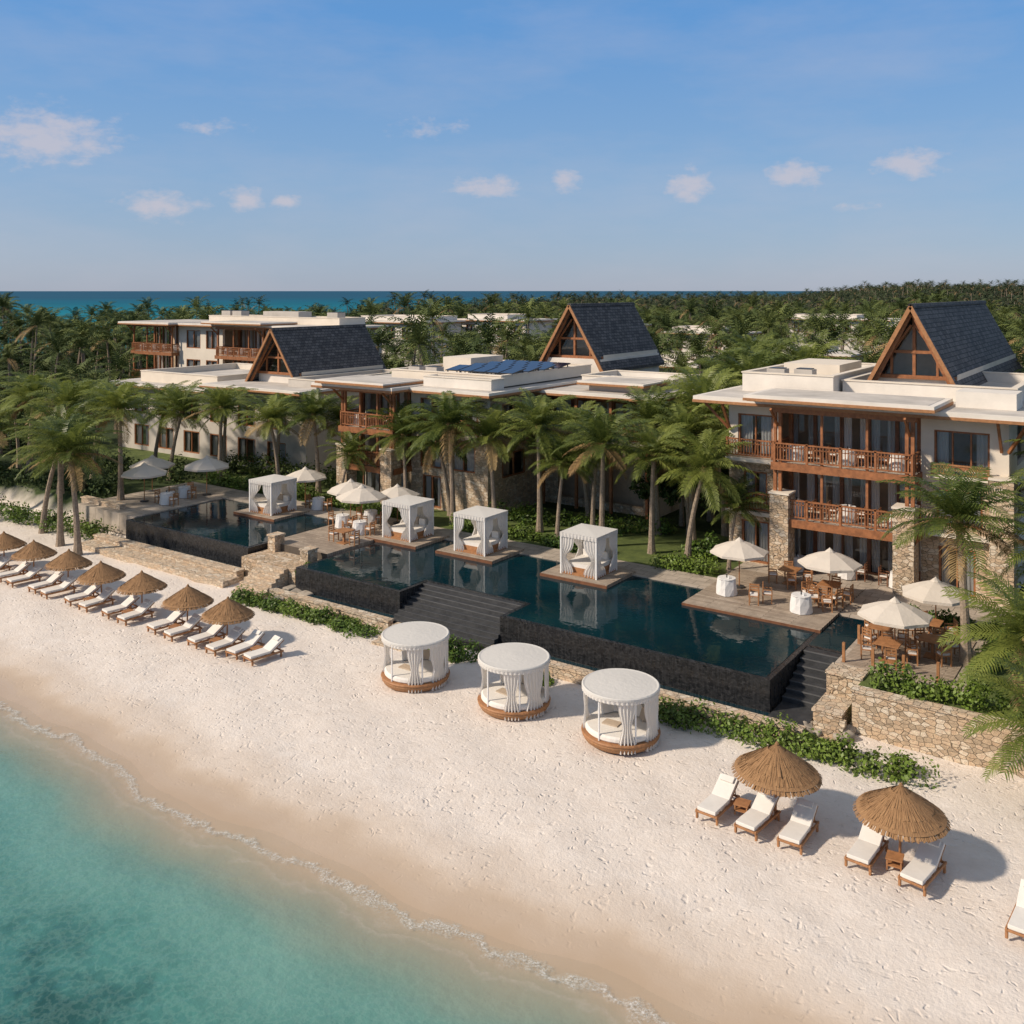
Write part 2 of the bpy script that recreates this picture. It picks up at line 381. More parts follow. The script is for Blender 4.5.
bb=np.concatenate([[-9000,-1000,-200,-90,-70,-50,-40,-35,-30,-27,-25],np.arange(-24,-8,.4),np.arange(-8,5,.5),np.arange(5,60,4),np.arange(60,400,14),np.arange(400,2600,55),[4000,9000]])
A,Bm=np.meshgrid(aa,bb)
Z=gh(A,Bm)+np.where((Bm<1.5)&(Bm>-13),.05*np.sin(A*1.3+Bm*.7)*np.sin(Bm*1.1-A*.4)+.03*np.sin(A*2.9-Bm*2.1),0)
def gridmesh(name,A,Bm,Z,mat,sd=None):
    h,w=A.shape; V=np.stack([A.ravel(),Bm.ravel(),Z.ravel()],1)
    i=np.arange(h-1)[:,None]*w+np.arange(w-1)[None,:]; F=np.stack([i,i+1,i+w+1,i+w],-1).reshape(-1,4)
    me=bpy.data.meshes.new(name); me.from_pydata(V.tolist(),[],F.tolist()); me.materials.append(M[mat])
    me.polygons.foreach_set('use_smooth',[True]*len(F))
    if sd is not None:
        at=me.attributes.new('sd','FLOAT','POINT'); at.data.foreach_set('value',sd.ravel().astype(np.float32))
    me.update(); return place(me,name)
gridmesh('beach_ground',A,Bm,Z,'ground',Bm-shore(A))
sdv=np.array([-1.2,0,.2,.4,.6,.8,1.0,1.4,1.8,2.4,3,4,5,6.5,8,10,12,16,22,30,45,80,200,800,9000.])
a2=np.concatenate([[-20000,-3000,-800],np.arange(-200,-70,5),np.arange(-70,40,.5),np.arange(40,200,10),[800,3000,20000]])
S,A2=np.meshgrid(sdv,a2,indexing='ij')
Zs=-.42+.025*np.sin(S*2.2+A2*.5)*np.exp(-((S-2.5)/3)**2)
gridmesh('sea',A2,shore(A2)-S,Zs,'sea',S)
mb=MB(); mb.add([(-40000,-13.9,-.5),(40000,-13.9,-.5),(40000,60000,-.5),(-40000,60000,-.5)],[(0,1,2,3)],'ocean'); mb.obj('ocean')

# ------------------------------------------------------------------ pools, walls, decks
W=1.60
def pool(name,a0,a1,b0,b1,recess=None,foot=.45):
    G=Group(name); w=G['water']; t=G['weir_wall']
    e=.22
    if recess:
        r0,r1,rb=recess
        for (x0,x1,y0) in ((a0+e,r0-e,b0+e),(r0-e,r1+e,rb+e),(r1+e,a1-e,b0+e)): w.box(x0,x1,y0,b1,.9,W,'pool')
        t.box(a0,r0,b0,b0+e,.2,W-.012,'granite'); t.box(r1,a1,b0,b0+e,.2,W-.012,'granite')
        t.box(r0-e,r0,b0+e,rb+e,.2,W-.012,'granite'); t.box(r1,r1+e,b0+e,rb+e,.2,W-.012,'granite'); t.box(r0,r1,rb,rb+e,.2,W-.012,'granite')
    else:
        w.box(a0+e,a1-e,b0+e,b1,.9,W,'pool'); t.box(a0,a1,b0,b0+e,.2,W-.012,'granite')
    t.box(a0,a0+e,b0+e,b1,.2,W-.012,'granite'); t.box(a1-e,a1,b0+e,b1,.2,W-.012,'granite')
    c=G['catch_trough']; c.box(a0-.5,a1+.5,b0-.75,b0-.003,.1,foot-.06,'granite'); c.box(a0-.5,a1+.5,b0-.70,b0-.08,foot-.06,foot-.03,'pool')
    return G
G=pool('infinity_pool',-25.4,0,0,8.7,(-18.2,-12.3,2.0))
st=G['black_steps']
n=9
for i in range(n):
    z=W-.03-(i)*(W-.40)/n; b1=2.0-i*.30
    st.box(-18.2+.003,-12.3-.003,b1-.30-.003*i,b1,.1,z,'steptile')
    st.box(-18.19,-12.31,b1-.31,b1-.29,z-.03,z+.006,'nosing')
G.done()
G=pool('infinity_pool',-42,-30.4,1.0,8.5,None,.5); G.done()

G=Group('pool_terrace')
p=G['paving']
p.box(-27,-6.5,8.7,10.6,.6,1.66,'paving'); p.box(-48.5,-27.01,8.5,10.8,.6,1.665,'paving'); p.box(-48.5,-42.01,1.6,8.49,.4,1.66,'paving')
p.box(-6.49,6.5,8.71,16,.6,1.668,'paving')
p.box(1.5,6.2,2.8,8.7,.3,1.66,'paving')
G.done()
mb=MB(); mb.box(-6.3,0,6.0,12.6,1.3,1.72,'deck'); mb.box(-6.32,.02,5.95,6.0,1.2,1.70,'wood_dark'); mb.obj('wooden_deck')
mb=MB(); mb.box(-30.2,-25.6,2.4,8.69,.6,1.70,'deck'); mb.obj('wooden_deck')
mb=MB(); mb.box(1.7,5.6,3.0,8.4,1.4,1.70,'deck'); mb.obj('wooden_deck')
mb=MB(); mb.box(.02,1.45,4.3,8.6,1.0,1.615,'pool'); mb.box(.01,1.5,4.1,4.3,.3,1.63,'granite'); mb.obj('reflecting_pool')
mb=MB()
for i in range(7):
    z=1.6-i*.16; b1=4.09-i*.42; mb.box(.06,1.48,b1-.42,b1,.1,z,'steptile'); mb.box(.055,1.485,b1-.43,b1-.40,z-.04,z+.006,'nosing')
mb.box(.06,1.48,-.9,1.15,.1,.45,'steptile')
mb.obj('pool_side_steps')
def wall(name,a0,a1,b0,b1,z0,z1,mat='stone',cap=True):
    mb=MB(); mb.box(a0,a1,b0,b1,z0,z1,mat)
    if cap: mb.box(a0-.04,a1+.04,b0-.05,b1+.05,z1,z1+.09,'stone_light')
    return mb.obj(name)
wall('stone_ledge_wall',-12.0,1.6,-1.25,-.91,-.2,.55,'stone_light')
wall('stone_ledge_wall',-26.0,-17.9,-1.15,-.80,-.2,.50,'stone_light')
wall('stone_ledge_wall',-43.5,-29.6,-1.35,-.25,-.2,.42,'stone_light',False)
wall('stone_ledge_wall',-43.5,-29.8,-.25,.24,-.2,.62,'stone_light')
wall('stone_retaining_wall',2.8,40,.6,1.0,-.3,1.66,'stone')
wall('stone_retaining_wall',1.5,2.79,1.9,2.79,-.3,1.60,'stone')
wall('stone_retaining_wall',1.5,2.5,.3,1.89,-.3,.75,'stone')
wall('stone_retaining_wall',-30.2,-25.9,.4,2.39,-.2,1.30,'stone',False)
wall('stone_pier',-29.9,-29.3,2.0,2.7,.5,2.15,'stone')
wall('stone_pier',-26.4,-25.8,1.2,1.9,.5,2.05,'stone')
wall('stone_garden_wall',-49,-44.5,2.2,2.6,.2,1.9,'stone_light')
mb=MB(); mb.box(2.8,45,1.0,15,.6,1.61,'lawn'); mb.obj('lawn')
mb=MB(); mb.box(-24,-6.5,10.6,19,.8,1.60,'lawn'); mb.obj('lawn')
mb=MB(); mb.box(-70,-24.01,10.8,18,.8,1.595,'lawn'); mb.obj('lawn')
def steps(name,a0,a1,b0,b1,z0,z1,n,mat):
    mb=MB()
    for i in range(n):
        z=z0+(z1-z0)*(i+1)/n; bb0=b0+(b1-b0)*i/n
        mb.box(a0+.002*i,a1-.002*i,bb0,b1,-.2,z,mat)
    return mb.obj(name)
steps('stone_steps',-17.6,-15.6,-2.6,-.8,0,.5,4,'stone_light')
steps('stone_steps',-28.6,-26.4,-1.6,.35,0,1.25,7,'stone_light')
steps('stone_steps',1.65,2.7,-.6,.3,.1,.7,4,'stone')
def rocks(name,cs):
    mb=MB()
    for (x,y,z,r) in cs:
        T=Matrix.Translation((x,y,z))@Matrix.Rotation(random.uniform(0,6),4,'Z')
        mb.box(-r,r,-r*.7,r*.7,-r*.5,r*.5,'rock',T@Matrix.Rotation(random.uniform(-.3,.3),4,'X'))
    o=mb.obj(name); m=o.modifiers.new('b','BEVEL'); m.width=.08; m.segments=2; return o
rocks('boulders',[(-25.5+random.uniform(-1,1.2),-.6+random.uniform(-.8,.8),.3,random.uniform(.2,.42)) for _ in range(9)]+[(2.0+random.uniform(-.6,.8),.0+random.uniform(-.6,.6),.3,random.uniform(.18,.35)) for _ in range(8)])

# ------------------------------------------------------------------ vegetation
def palm_mb(h,Rr,nf,nl,lean,seed,lw=.06,simplep=False,green='frond'):
    r=np.random.default_rng(seed); mb=MB()
    la=r.uniform(0,6.28); n=14 if not simplep else 5; k=9 if not simplep else 5
    V=[];F=[]
    for i in range(n+1):
        t=i/n; c=np.array([math.cos(la)*lean*t**1.7,math.sin(la)*lean*t**1.7,h*t])
        rad=(.105+.06*(1-t)+.10*math.exp(-t*9))*(1+.05*(i%2))
        for j in range(k): an=2*math.pi*j/k; V.append(c+np.array([rad*math.cos(an),rad*math.sin(an),0]))
    for i in range(n):
        for j in range(k): a=i*k+j;b=i*k+(j+1)%k; F.append((a,b,b+k,a+k))
    mb.add(V,F,'trunk'); top=np.array([math.cos(la)*lean,math.sin(la)*lean,h])
    if not simplep:
        mb.rev([(.10,-.35),(.2,-.1),(.17,.15),(.05,.4)],8,'frond_dry',top)
        for q in range(6):
            an=r.uniform(0,6.28); c=top+np.array([math.cos(an)*.24,math.sin(an)*.24,-.12-r.uniform(0,.15)])
            mb.rev([(.02,-.13),(.10,-.07),(.12,0),(.09,.08),(.02,.12)],7,'coconut',c)
    for i in range(nf):
        az=i*2.39996+r.uniform(-.25,.25); u=(i+.5)/nf
        e0=R(84-104*u+r.uniform(-8,8)); L=Rr*r.uniform(.88,1.1)*(1.0 if u<.8 else .9)*(.85 if u<.12 else 1)
        dry= (u>.86 and r.random()<.55)
        drp=R(74-32*u+r.uniform(-14,10)); ns=10 if not simplep else 7; p=top.copy(); tw=r.uniform(-.25,.25)
        P=[p.copy()];D=[]
        for s_ in range(ns):
            t=(s_+.5)/ns; e=e0-drp*t**1.5; a_=az+tw*t
            d=np.array([math.cos(a_)*math.cos(e),math.sin(a_)*math.cos(e),math.sin(e)]); D.append(d); p=p+d*L/ns; P.append(p.copy())
        P=np.array(P); D.append(D[-1]); D=np.array(D)
        mt='frond_dry' if dry else green
        side0=np.array([-math.sin(az),math.cos(az),0])
        w=np.linspace(.035,.008,ns+1)[:,None]*(1 if not simplep else 1.6)
        V=np.concatenate([P-side0*w,P+side0*w]); mb.add(V,[(q,q+1,q+ns+2,q+ns+1) for q in range(ns)],mt)
        ts=np.linspace(.10,1.0,nl); V=[];F=[];c=0
        roll=r.uniform(-.3,.3)
        for t in ts:
            x=t*ns; q=min(int(x),ns-1); fpt=P[q]+(P[q+1]-P[q])*(x-q); d=D[q]
            up=np.cross(d,side0); up/=np.linalg.norm(up)+1e-9
            if up[2]<0: up=-up
            ll=Rr*.25*(math.sin(math.pi*min(1,(.14+.78*t)))**.7)+.05
            for sgn in (-1,1):
                sd_=side0*sgn; l=ll*r.uniform(.85,1.12); fw=.45+.6*t+r.uniform(-.08,.08)
                d1=sd_*1.0+d*fw+up*(.28+roll*sgn)+np.array([0,0,-.05]); d1/=np.linalg.norm(d1)
                d2=sd_*.75+d*(fw*.9)+np.array([0,0,-.40-.35*r.random()]); d2/=np.linalg.norm(d2)
                m_=fpt+d1*l*.5; tip=m_+d2*l*.55; wv=d*lw*.5
                V+= [fpt-wv*.6,fpt+wv*.6,m_+wv,m_-wv,tip]; F+=[(c,c+1,c+2,c+3),(c+3,c+2,c+4)]; c+=5
        mb.add(V,F,mt)
    return mb
def leafcloud(mb,c,rad,n,size,mat,r,flat=.35):
    d=r.normal(size=(n,3)); d/=np.linalg.norm(d,axis=1)[:,None]
    rr=r.uniform(.55,1.08,n)[:,None]; P=np.array(c)+d*rr*np.array(rad)
    nrm=d+r.normal(size=(n,3))*.7+np.array([0,0,flat]); nrm/=np.linalg.norm(nrm,axis=1)[:,None]
    t=np.cross(nrm,r.normal(size=(n,3))); t/=np.linalg.norm(t,axis=1)[:,None]; b=np.cross(nrm,t)
    s=size*r.uniform(.6,1.3,n)[:,None]
    V=np.stack([P-t*s*.5,P-b*s*.28,P+t*s*.5,P+b*s*.28],1).reshape(-1,3)
    F=np.arange(n*4).reshape(-1,4); mb.add(V,F.tolist(),mat)
def tree_mb(h,Rr,seed,n=26,leaf=.42,mat='leaf_dark',per=70):
    r=np.random.default_rng(seed); mb=MB()
    mb.rev([(.22,0),(.15,h*.3),(.1,h*.6)],6,'trunk')
    for i in range(n):
        an=r.uniform(0,6.28); q=math.sqrt(r.random())*Rr; z=h*(.50+.42*(1-(q/Rr)**2)*r.uniform(.5,1.1)+.02)
        c=(q*math.cos(an),q*math.sin(an),z)
        if i<6: mb.beam((0,0,h*.4),c,.08,.08,'trunk')
        leafcloud(mb,c,(Rr*.27*r.uniform(.7,1.3),)*2+(Rr*.20,),per,leaf,mat,r)
    return mb
palmH=[palm_mb(h,2.95,28,27,ln,s,.08) for h,ln,s in ((5.6,.7,1),(6.2,.4,2),(5.0,1.0,3),(5.8,-.5,4))]
palmMe=[m.mesh('palm_tree') for m in palmH]; palmHt=[5.6,6.2,5.0,5.8]
palmM=[palm_mb(h,2.9,18,12,ln,s,.14,True,'frond_mid') for h,ln,s in ((6.5,.8,11),(7.3,.5,12),(5.8,1.0,13))]
palmMMe=[m.mesh('palm_mid') for m in palmM]
treeM=[tree_mb(6.0,3.0,21),tree_mb(5.0,2.6,22),tree_mb(7.0,3.2,23)]
treeMe=[m.mesh('broadleaf') for m in treeM]

def put_palm(a,b,z,h,size=1.0,kind=None,rot=None):
    k=kind if kind is not None else random.randrange(4)
    o=place(palmMe[k],'palm_tree',(a,b,z-.05),rot if rot is not None else random.uniform(0,6.28),1)
    o.scale=(size,size,h/palmHt[k]*.6+size*.4)
    return o
P=[(-14.3,12.6,6.0,1.0),(-11.4,13.0,5.2,.95),(-8.9,12.2,5.3,.95),(-24.5,12.0,6.4,1.0),(-21.9,12.8,5.4,.95),(-19.0,13.4,6.4,1.0),
   (-28.6,12.3,5.2,.9),(-38.0,13.6,5.4,1.0),(-41.0,12.6,4.9,.95),(-46.4,11.6,5.2,1.0),(-51.0,10.6,5.0,1.0),(-17.0,12.2,4.6,.75),
   (-42.0,-2.2,5.8,1.15),(-45.0,-1.6,5.6,1.1),(-49,-.5,6.2,1.1),(-47.2,4,6.0,1.1),(-53,3,6.0,1.1),(-57,.5,5.5,1.1),(-55.5,7,5.2,1.0),(-61,5,6.0,1.1),
   (5.7,5.6,4.9,1.1),(9.2,2.2,2.4,1.0),(9.8,7.5,5.0,.95),(-10.2,15.8,6.4,.95),(-13.0,17.0,6.8,1.0),(-33.5,11.2,3.6,.7),(-26.0,13.6,5.0,.85),
   (-44,15,4.8,.95),(-36.8,15.5,5.0,.9),(-49,14,4.6,.95),(-55,12,4.9,1.0),(-60,10,5.2,1.05),(7.8,10.5,3.5,.75),(-6.6,12.2,3.4,.6),
   (-9.6,19,7.8,1.05),(-11.8,22,8.2,1.05),(-10.0,25,8.8,1.1),(-12,28.5,9.0,1.1),(-18.0,17.4,5.6,.9),(-21.3,17.0,5.2,.85),
   (8.9,14,6.5,1),(10.5,18,7,1.05),(10.3,-.7,2.3,.95),(-16,14.5,5.4,.85),(-12,31.5,9.4,1.1),(-9.5,34,9.4,1.1)]
for i,(a,b,h,s_) in enumerate(P):
    z=float(gh(np.array(a),np.array(b))) if (b<2.0 ) else 1.6
    if h<4.2: put_palm(a,b,z-(2.0 if h<2.6 else 0),max(h+ (2.0 if h<2.6 else 0),3.4),s_,kind=2)
    else: put_palm(a,b,z,h,s_,kind=i%4)

hseed=[100]
def hedge(name,line,w,h,leaf=.16,dens=240,mat='leaf',z=0):
    hseed[0]+=1; r=np.random.default_rng(hseed[0]); mb=MB()
    for (x0,y0),(x1,y1) in zip(line[:-1],line[1:]):
        L=math.hypot(x1-x0,y1-y0); n=max(1,int(L/(w*.42)))
        for i in range(n):
            t=(i+r.uniform(.2,.8))/n; hh=h*r.uniform(.55,1.25); ww=w*r.uniform(.38,.68)
            c=(x0+(x1-x0)*t+r.normal()*.1,y0+(y1-y0)*t+r.normal()*w*.18,z+hh*.42)
            leafcloud(mb,c,(ww,ww,hh*.58),dens,leaf,mat,r,.5)
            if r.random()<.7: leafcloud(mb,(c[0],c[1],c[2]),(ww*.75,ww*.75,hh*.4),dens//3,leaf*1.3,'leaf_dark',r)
    return mb.obj(name)
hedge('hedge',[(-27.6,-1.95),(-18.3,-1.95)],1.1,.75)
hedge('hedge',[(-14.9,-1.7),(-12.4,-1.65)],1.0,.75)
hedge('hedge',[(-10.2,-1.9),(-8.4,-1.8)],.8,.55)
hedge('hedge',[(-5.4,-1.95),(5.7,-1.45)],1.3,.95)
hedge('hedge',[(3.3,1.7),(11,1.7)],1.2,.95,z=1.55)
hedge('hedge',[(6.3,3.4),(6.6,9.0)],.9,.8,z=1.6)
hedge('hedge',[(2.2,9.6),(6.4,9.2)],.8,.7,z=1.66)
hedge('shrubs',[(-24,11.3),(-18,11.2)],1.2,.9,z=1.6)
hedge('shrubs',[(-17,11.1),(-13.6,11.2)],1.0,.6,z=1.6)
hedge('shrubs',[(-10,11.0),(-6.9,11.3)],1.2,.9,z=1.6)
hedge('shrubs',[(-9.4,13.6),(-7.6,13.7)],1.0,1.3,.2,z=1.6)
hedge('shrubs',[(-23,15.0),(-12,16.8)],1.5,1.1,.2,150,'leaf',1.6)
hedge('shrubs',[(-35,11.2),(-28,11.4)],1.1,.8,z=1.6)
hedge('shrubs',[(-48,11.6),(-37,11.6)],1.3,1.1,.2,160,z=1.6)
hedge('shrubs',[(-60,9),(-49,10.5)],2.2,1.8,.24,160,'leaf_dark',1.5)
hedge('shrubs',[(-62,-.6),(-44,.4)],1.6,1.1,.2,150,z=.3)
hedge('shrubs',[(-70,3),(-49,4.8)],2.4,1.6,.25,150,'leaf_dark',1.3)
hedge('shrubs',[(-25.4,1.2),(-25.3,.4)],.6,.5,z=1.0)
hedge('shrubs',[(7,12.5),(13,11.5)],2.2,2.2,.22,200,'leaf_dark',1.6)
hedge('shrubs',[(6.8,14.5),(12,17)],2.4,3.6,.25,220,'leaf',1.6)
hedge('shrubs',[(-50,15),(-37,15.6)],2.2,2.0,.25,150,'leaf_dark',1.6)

BLD=[(-8.5,7.0,12,30),(-2.5,4,29,42),(-36.5,-22,12,33),(-31,-22,30,42),(-24,-14.5,19,30),(-69,-43,15.5,31),(-95,-57,26,45)]
VIL=[(-36,64,12,8,7.8),(-22,76,9,8,8.8),(2,60,13,8,8.0),(-9,46,8,6,7.4),(13,50,14,8,8.2),(-40,150,18,9,10.6),
     (-86,78,14,9,11.2),(-74,88,12,8,11.4),(-62,96,12,8,10.6),(-44,97,11,7,9.8),(-19,126,12,8,10.4)]
grove=bpy.data.objects.new('palm_grove',None); sc.collection.objects.link(grove)
def clear(a,b,m=1.5):
    for x0,x1,y0,y1 in BLD:
        if x0-m<a<x1+m and y0-m<b<y1+m: return False
    for cx,cy,w,d,h in VIL:
        if abs(a-cx)<w/2+m+.6 and abs(b-cy)<d/2+m+.6: return False
        if abs(a-cx-2)<w/2-1 and -d/2-5<b-cy<0: return False
    return True
cnt=0
Y=56
while Y<250:
    step=3.9+ (Y-56)*.013
    x=-.64*Y-6
    while x<.62*Y+6:
        X=x+random.uniform(-1.8,1.8); yy=Y+random.uniform(-1.8,1.8)
        a=CAM[0]+.819*X-.574*yy; b=CAM[1]+.574*X+.819*yy
        x+=step
        if b<15.5 and a>-62: continue
        if b<-1 or (b<3 and a>-62): continue
        if not clear(a,b): continue
        if land(np.array(a),np.array(b))<.9: continue
        g=float(gh(np.array(a),np.array(b)))
        low=.85 if (a<-62 and b<30) else 1.0
        if random.random()<.72:
            s_=random.uniform(.85,1.15)
            if Y<78: o=place(palmMe[random.randrange(4)],'palm',(a,b,g),random.uniform(0,6.28),(s_,s_,s_*random.uniform(.9,1.45)*low),grove)
            else: o=place(random.choice(palmMMe),'palm',(a,b,g),random.uniform(0,6.28),(s_,s_,s_*random.uniform(.8,1.45)*low),grove)
        else: o=place(random.choice(treeMe),'broadleaf_tree',(a,b,g-.6),random.uniform(0,6.28),(random.uniform(.7,1.2),random.uniform(.7,1.2),random.uniform(.5,1.05)),grove)
        cnt+=1
    Y+=step
tiles=[]
pl=[palm_mb(h,3.0,12,6,.8,s,.24,True,'leaf_far') for h,s in ((8.0,31),(9.5,32))]
tl=[tree_mb(7.0,3.6,41,12,1.0,'leaf_far',26),tree_mb(8.5,4.0,42,12,1.1,'leaf_far',26)]
for k in range(4):
    t=MB()
    for i in range(4):
        for j in range(4):
            T=Matrix.Translation((i*6-9+random.uniform(-2.6,2.6),j*6-9+random.uniform(-2.6,2.6),-.8))@Matrix.Rotation(random.uniform(0,6.28),4,'Z')@Matrix.Diagonal((random.uniform(.7,1.2),random.uniform(.7,1.2),random.uniform(.5,1.25),1))
            t.merge(random.choice(pl) if random.random()<.5 else random.choice(tl),T)
    tiles.append(t.mesh('grove_tile'))
forest=bpy.data.objects.new('distant_forest',None); sc.collection.objects.link(forest)
Y=246
while Y<1150:
    step=21+ (Y-246)*.022; x=-.60*Y
    while x<.62*Y:
        X=x; x+=step
        a=CAM[0]+.819*X-.574*Y; b=CAM[1]+.574*X+.819*Y
        if land(np.array(a),np.array(b))<.9: continue
        g=float(gh(np.array(a),np.array(b))); s_=1+(Y-246)*.0009
        place(random.choice(tiles),'forest_patch',(a,b,g-.3),random.choice((0,1.57,3.14,4.71))+random.uniform(-.3,.3),(s_,s_,random.uniform(.7,1.15)),forest)
    Y+=step*.92

# ------------------------------------------------------------------ buildings
def railing(mb,p,q,z,mat='wood',h=.95,sp=.15):
    p=Vector((*p,0));q=Vector((*q,0)); L=(q-p).length; d=(q-p).normalized()
    mb.beam(p+Vector((0,0,z+h)),q+Vector((0,0,z+h)),.11,.07,mat); mb.beam(p+Vector((0,0,z+.12)),q+Vector((0,0,z+.12)),.06,.06,mat)
    mb.beam(p+Vector((0,0,z+h-.2)),q+Vector((0,0,z+h-.2)),.04,.04,mat)
    n=int(L/sp)
    for i in range(n+1):
        c=p+d*(L*i/n); mb.beam(c+Vector((0,0,z+.12)),c+Vector((0,0,z+h-.03)),.04,.04,mat)
    n=max(1,int(L/1.6))
    for i in range(n+1):
        c=p+d*(L*i/n); mb.beam(c+Vector((0,0,z)),c+Vector((0,0,z+h+.06)),.11,.11,mat)
def wallx(mb,mat,a0,a1,b0,b1,z0,z1,ops=()):
    xs=sorted({a0,a1,*[o[0] for o in ops],*[o[1] for o in ops]})
    for i in range(len(xs)-1):
        x0,x1=xs[i],xs[i+1]; xm=(x0+x1)/2
        hs=sorted([(o[2],o[3]) for o in ops if o[0]<xm<o[1]]); z=z0
        for (l,u) in hs:
            if l>z+.001: mb.box(x0,x1,b0,b1,z,l,mat)
            z=u
        if z<z1-.001: mb.box(x0,x1,b0,b1,z,z1,mat)
def wally(mb,mat,a0,a1,b0,b1,z0,z1,ops=()):
    ys=sorted({b0,b1,*[o[0] for o in ops],*[o[1] for o in ops]})
    for i in range(len(ys)-1):
        y0,y1=ys[i],ys[i+1]; ym=(y0+y1)/2
        hs=sorted([(o[2],o[3]) for o in ops if o[0]<ym<o[1]]); z=z0
        for (l,u) in hs:
            if l>z+.001: mb.box(a0,a1,y0,y1,z,l,mat)
            z=u
        if z<z1-.001: mb.box(a0,a1,y0,y1,z,z1,mat)
def window(G,a0,a1,b,z0,z1,nm=2,curt=True,fr='wood'):
    f=G['window_frames']; w=.09
    f.box(a0,a0+w,b-.03,b+.12,z0,z1,fr); f.box(a1-w,a1,b-.03,b+.12,z0,z1,fr); f.box(a0+w,a1-w,b-.03,b+.12,z1-w,z1,fr); f.box(a0+w,a1-w,b-.03,b+.12,z0,z0+w,fr)
    for i in range(1,nm):
        x=a0+(a1-a0)*i/nm; f.box(x-.035,x+.035,b-.02,b+.1,z0+w,z1-w,fr)
    G['window_glass'].add([(a0+w,b+.05,z0+w),(a1-w,b+.05,z0+w),(a1-w,b+.05,z1-w),(a0+w,b+.05,z1-w)],[(0,1,2,3)],'glass')
    if curt:
        L=a1-a0; c=G['curtains']; k=random.uniform(.2,.4)
        c.sheet([(a0+.1,b+.2),(a0+.1+L*k,b+.2)],z0+.05,z1-.1,.04,.16,'curtain',2); c.sheet([(a1-.1-L*k,b+.2),(a1-.1,b+.2)],z0+.05,z1-.1,.04,.16,'curtain',2)
def dining(mb,a,b,z,cloth=True):
    if cloth: 
        mb.rev([(.46,0.02),(.44,.35),(.40,.68),(.41,.72)],14,'cloth',(a,b,z),wob=.06); mb.rev([(.41,.72),(.40,.74),(.001,.742)],14,'cloth',(a,b,z),wob=0)
        mb.rev([(.03,.742),(.03,.86),(.045,.9)],6,'metal',(a,b,z)); mb.box(a+.1,a+.16,b-.15,b-.09,z+.742,z+.84,'white_paint')
    else:
        mb.box(a-.45,a+.45,b-.45,b+.45,z+.68,z+.73,'wood_light'); mb.box(a-.06,a+.06,b-.06,b+.06,z,z+.68,'wood_light'); mb.box(a-.3,a+.3,b-.3,b+.3,z,z+.04,'wood_light')
def chair(mb,a,b,z,rot,mat='wood_light'):
    T=Matrix.Translation((a,b,z))@Matrix.Rotation(rot,4,'Z')
    for x in (-.2,.2):
        mb.box(x-.025,x+.025,-.22,-.17,0,.44,mat,T); mb.box(x-.025,x+.025,.17,.22,0,.88,mat,T)
        mb.box(x-.03,x+.03,-.2,.2,.6,.64,mat,T)
        mb.box(x-.025,x+.025,-.22,-.18,.44,.6,mat,T)
    mb.box(-.24,.24,-.23,.2,.40,.44,mat,T); mb.box(-.21,.21,-.2,.16,.44,.50,'cushion',T)
    for z_ in (.56,.68,.80): mb.box(-.18,.18,.18,.21,z_,z_+.07,mat,T)
def gable(G,ac,b0,b1,hw,z0,z1,oh=.9):
    r=G['slate_roof']; hgt=z1-z0; zb=z0-.25
    k=hgt/hw; ex=hw+.45; ze=z1-k*ex
    for s in (-1,1):
        V=[(ac,b0-oh,z1),(ac+s*ex,b0-oh,ze),(ac+s*ex,b1+.4,ze),(ac,b1+.4,z1),(ac,b0-oh,z1-.24),(ac+s*ex,b0-oh,ze-.24),(ac+s*ex,b1+.4,ze-.24),(ac,b1+.4,z1-.24)]
        F=[(0,1,2,3),(7,6,5,4),(0,4,5,1),(1,5,6,2),(2,6,7,3)]
        if s>0: F=[tuple(reversed(f)) for f in F]
        r.add(V,F,'slate')
        t=G['gable_timber']
        t.beam((ac,b0-oh-.06,z1-.14),(ac+s*ex,b0-oh-.06,ze-.14),.10,.20,'wood_light')
        t.beam((ac,b0-oh+.25,z1-.40),(ac+s*(ex-.2),b0-oh+.25,ze-.25),.12,.2,'wood')
        t.beam((ac+s*hw*.55,b0-.05,z0),(ac+s*hw*.55,b0-.05,z1-k*hw*.55-.3),.12,.12,'wood')
        t.beam((ac+s*hw*.9,b0-.3,z0+.15),(ac+s*.1,b0-.3,z0+hgt*.72),.1,.12,'wood')
    t=G['gable_timber']; t.beam((ac,b0-.06,z0),(ac,b0-.06,z1-.3),.16,.16,'wood'); t.beam((ac-hw*.62,b0-.12,z0+hgt*.36),(ac+hw*.62,b0-.12,z0+hgt*.36),.14,.16,'wood')
    t.beam((ac-hw,b0-.12,z0+.1),(ac+hw,b0-.12,z0+.1),.14,.2,'wood')
    r.add([(ac-.12,b0-oh,z1+.02),(ac+.12,b0-oh,z1+.02),(ac+.12,b1+.4,z1+.02),(ac-.12,b1+.4,z1+.02),(ac-.2,b0-oh,z1-.2),(ac+.2,b0-oh,z1-.2),(ac+.2,b1+.4,z1-.2),(ac-.2,b1+.4,z1-.2)],[(0,1,2,3),(1,5,6,2),(0,3,7,4),(0,4,5,1)],'slate')
    G['window_glass'].add([(ac-hw+.15,b0,z0+.1),(ac+hw-.15,b0,z0+.1),(ac,b0,z1-.35)],[(0,1,2)],'glass')
    G['interior'].add([(ac-hw,b0+1.6,z0),(ac+hw,b0+1.6,z0),(ac,b0+1.6,z1-.3)],[(0,1,2)],'plaster_int')
    G['gable_walls'].add([(ac+hw,b0,zb),(ac+hw,b1,zb),(ac+hw,b1,z0+.3),(ac+hw,b0,z0+.3)],[(0,1,2,3)],'stucco')
    G['gable_walls'].add([(ac+hw-.1,b1,zb),(ac-hw+.1,b1,zb),(ac,b1,z1-.3)],[(0,1,2)],'stucco')
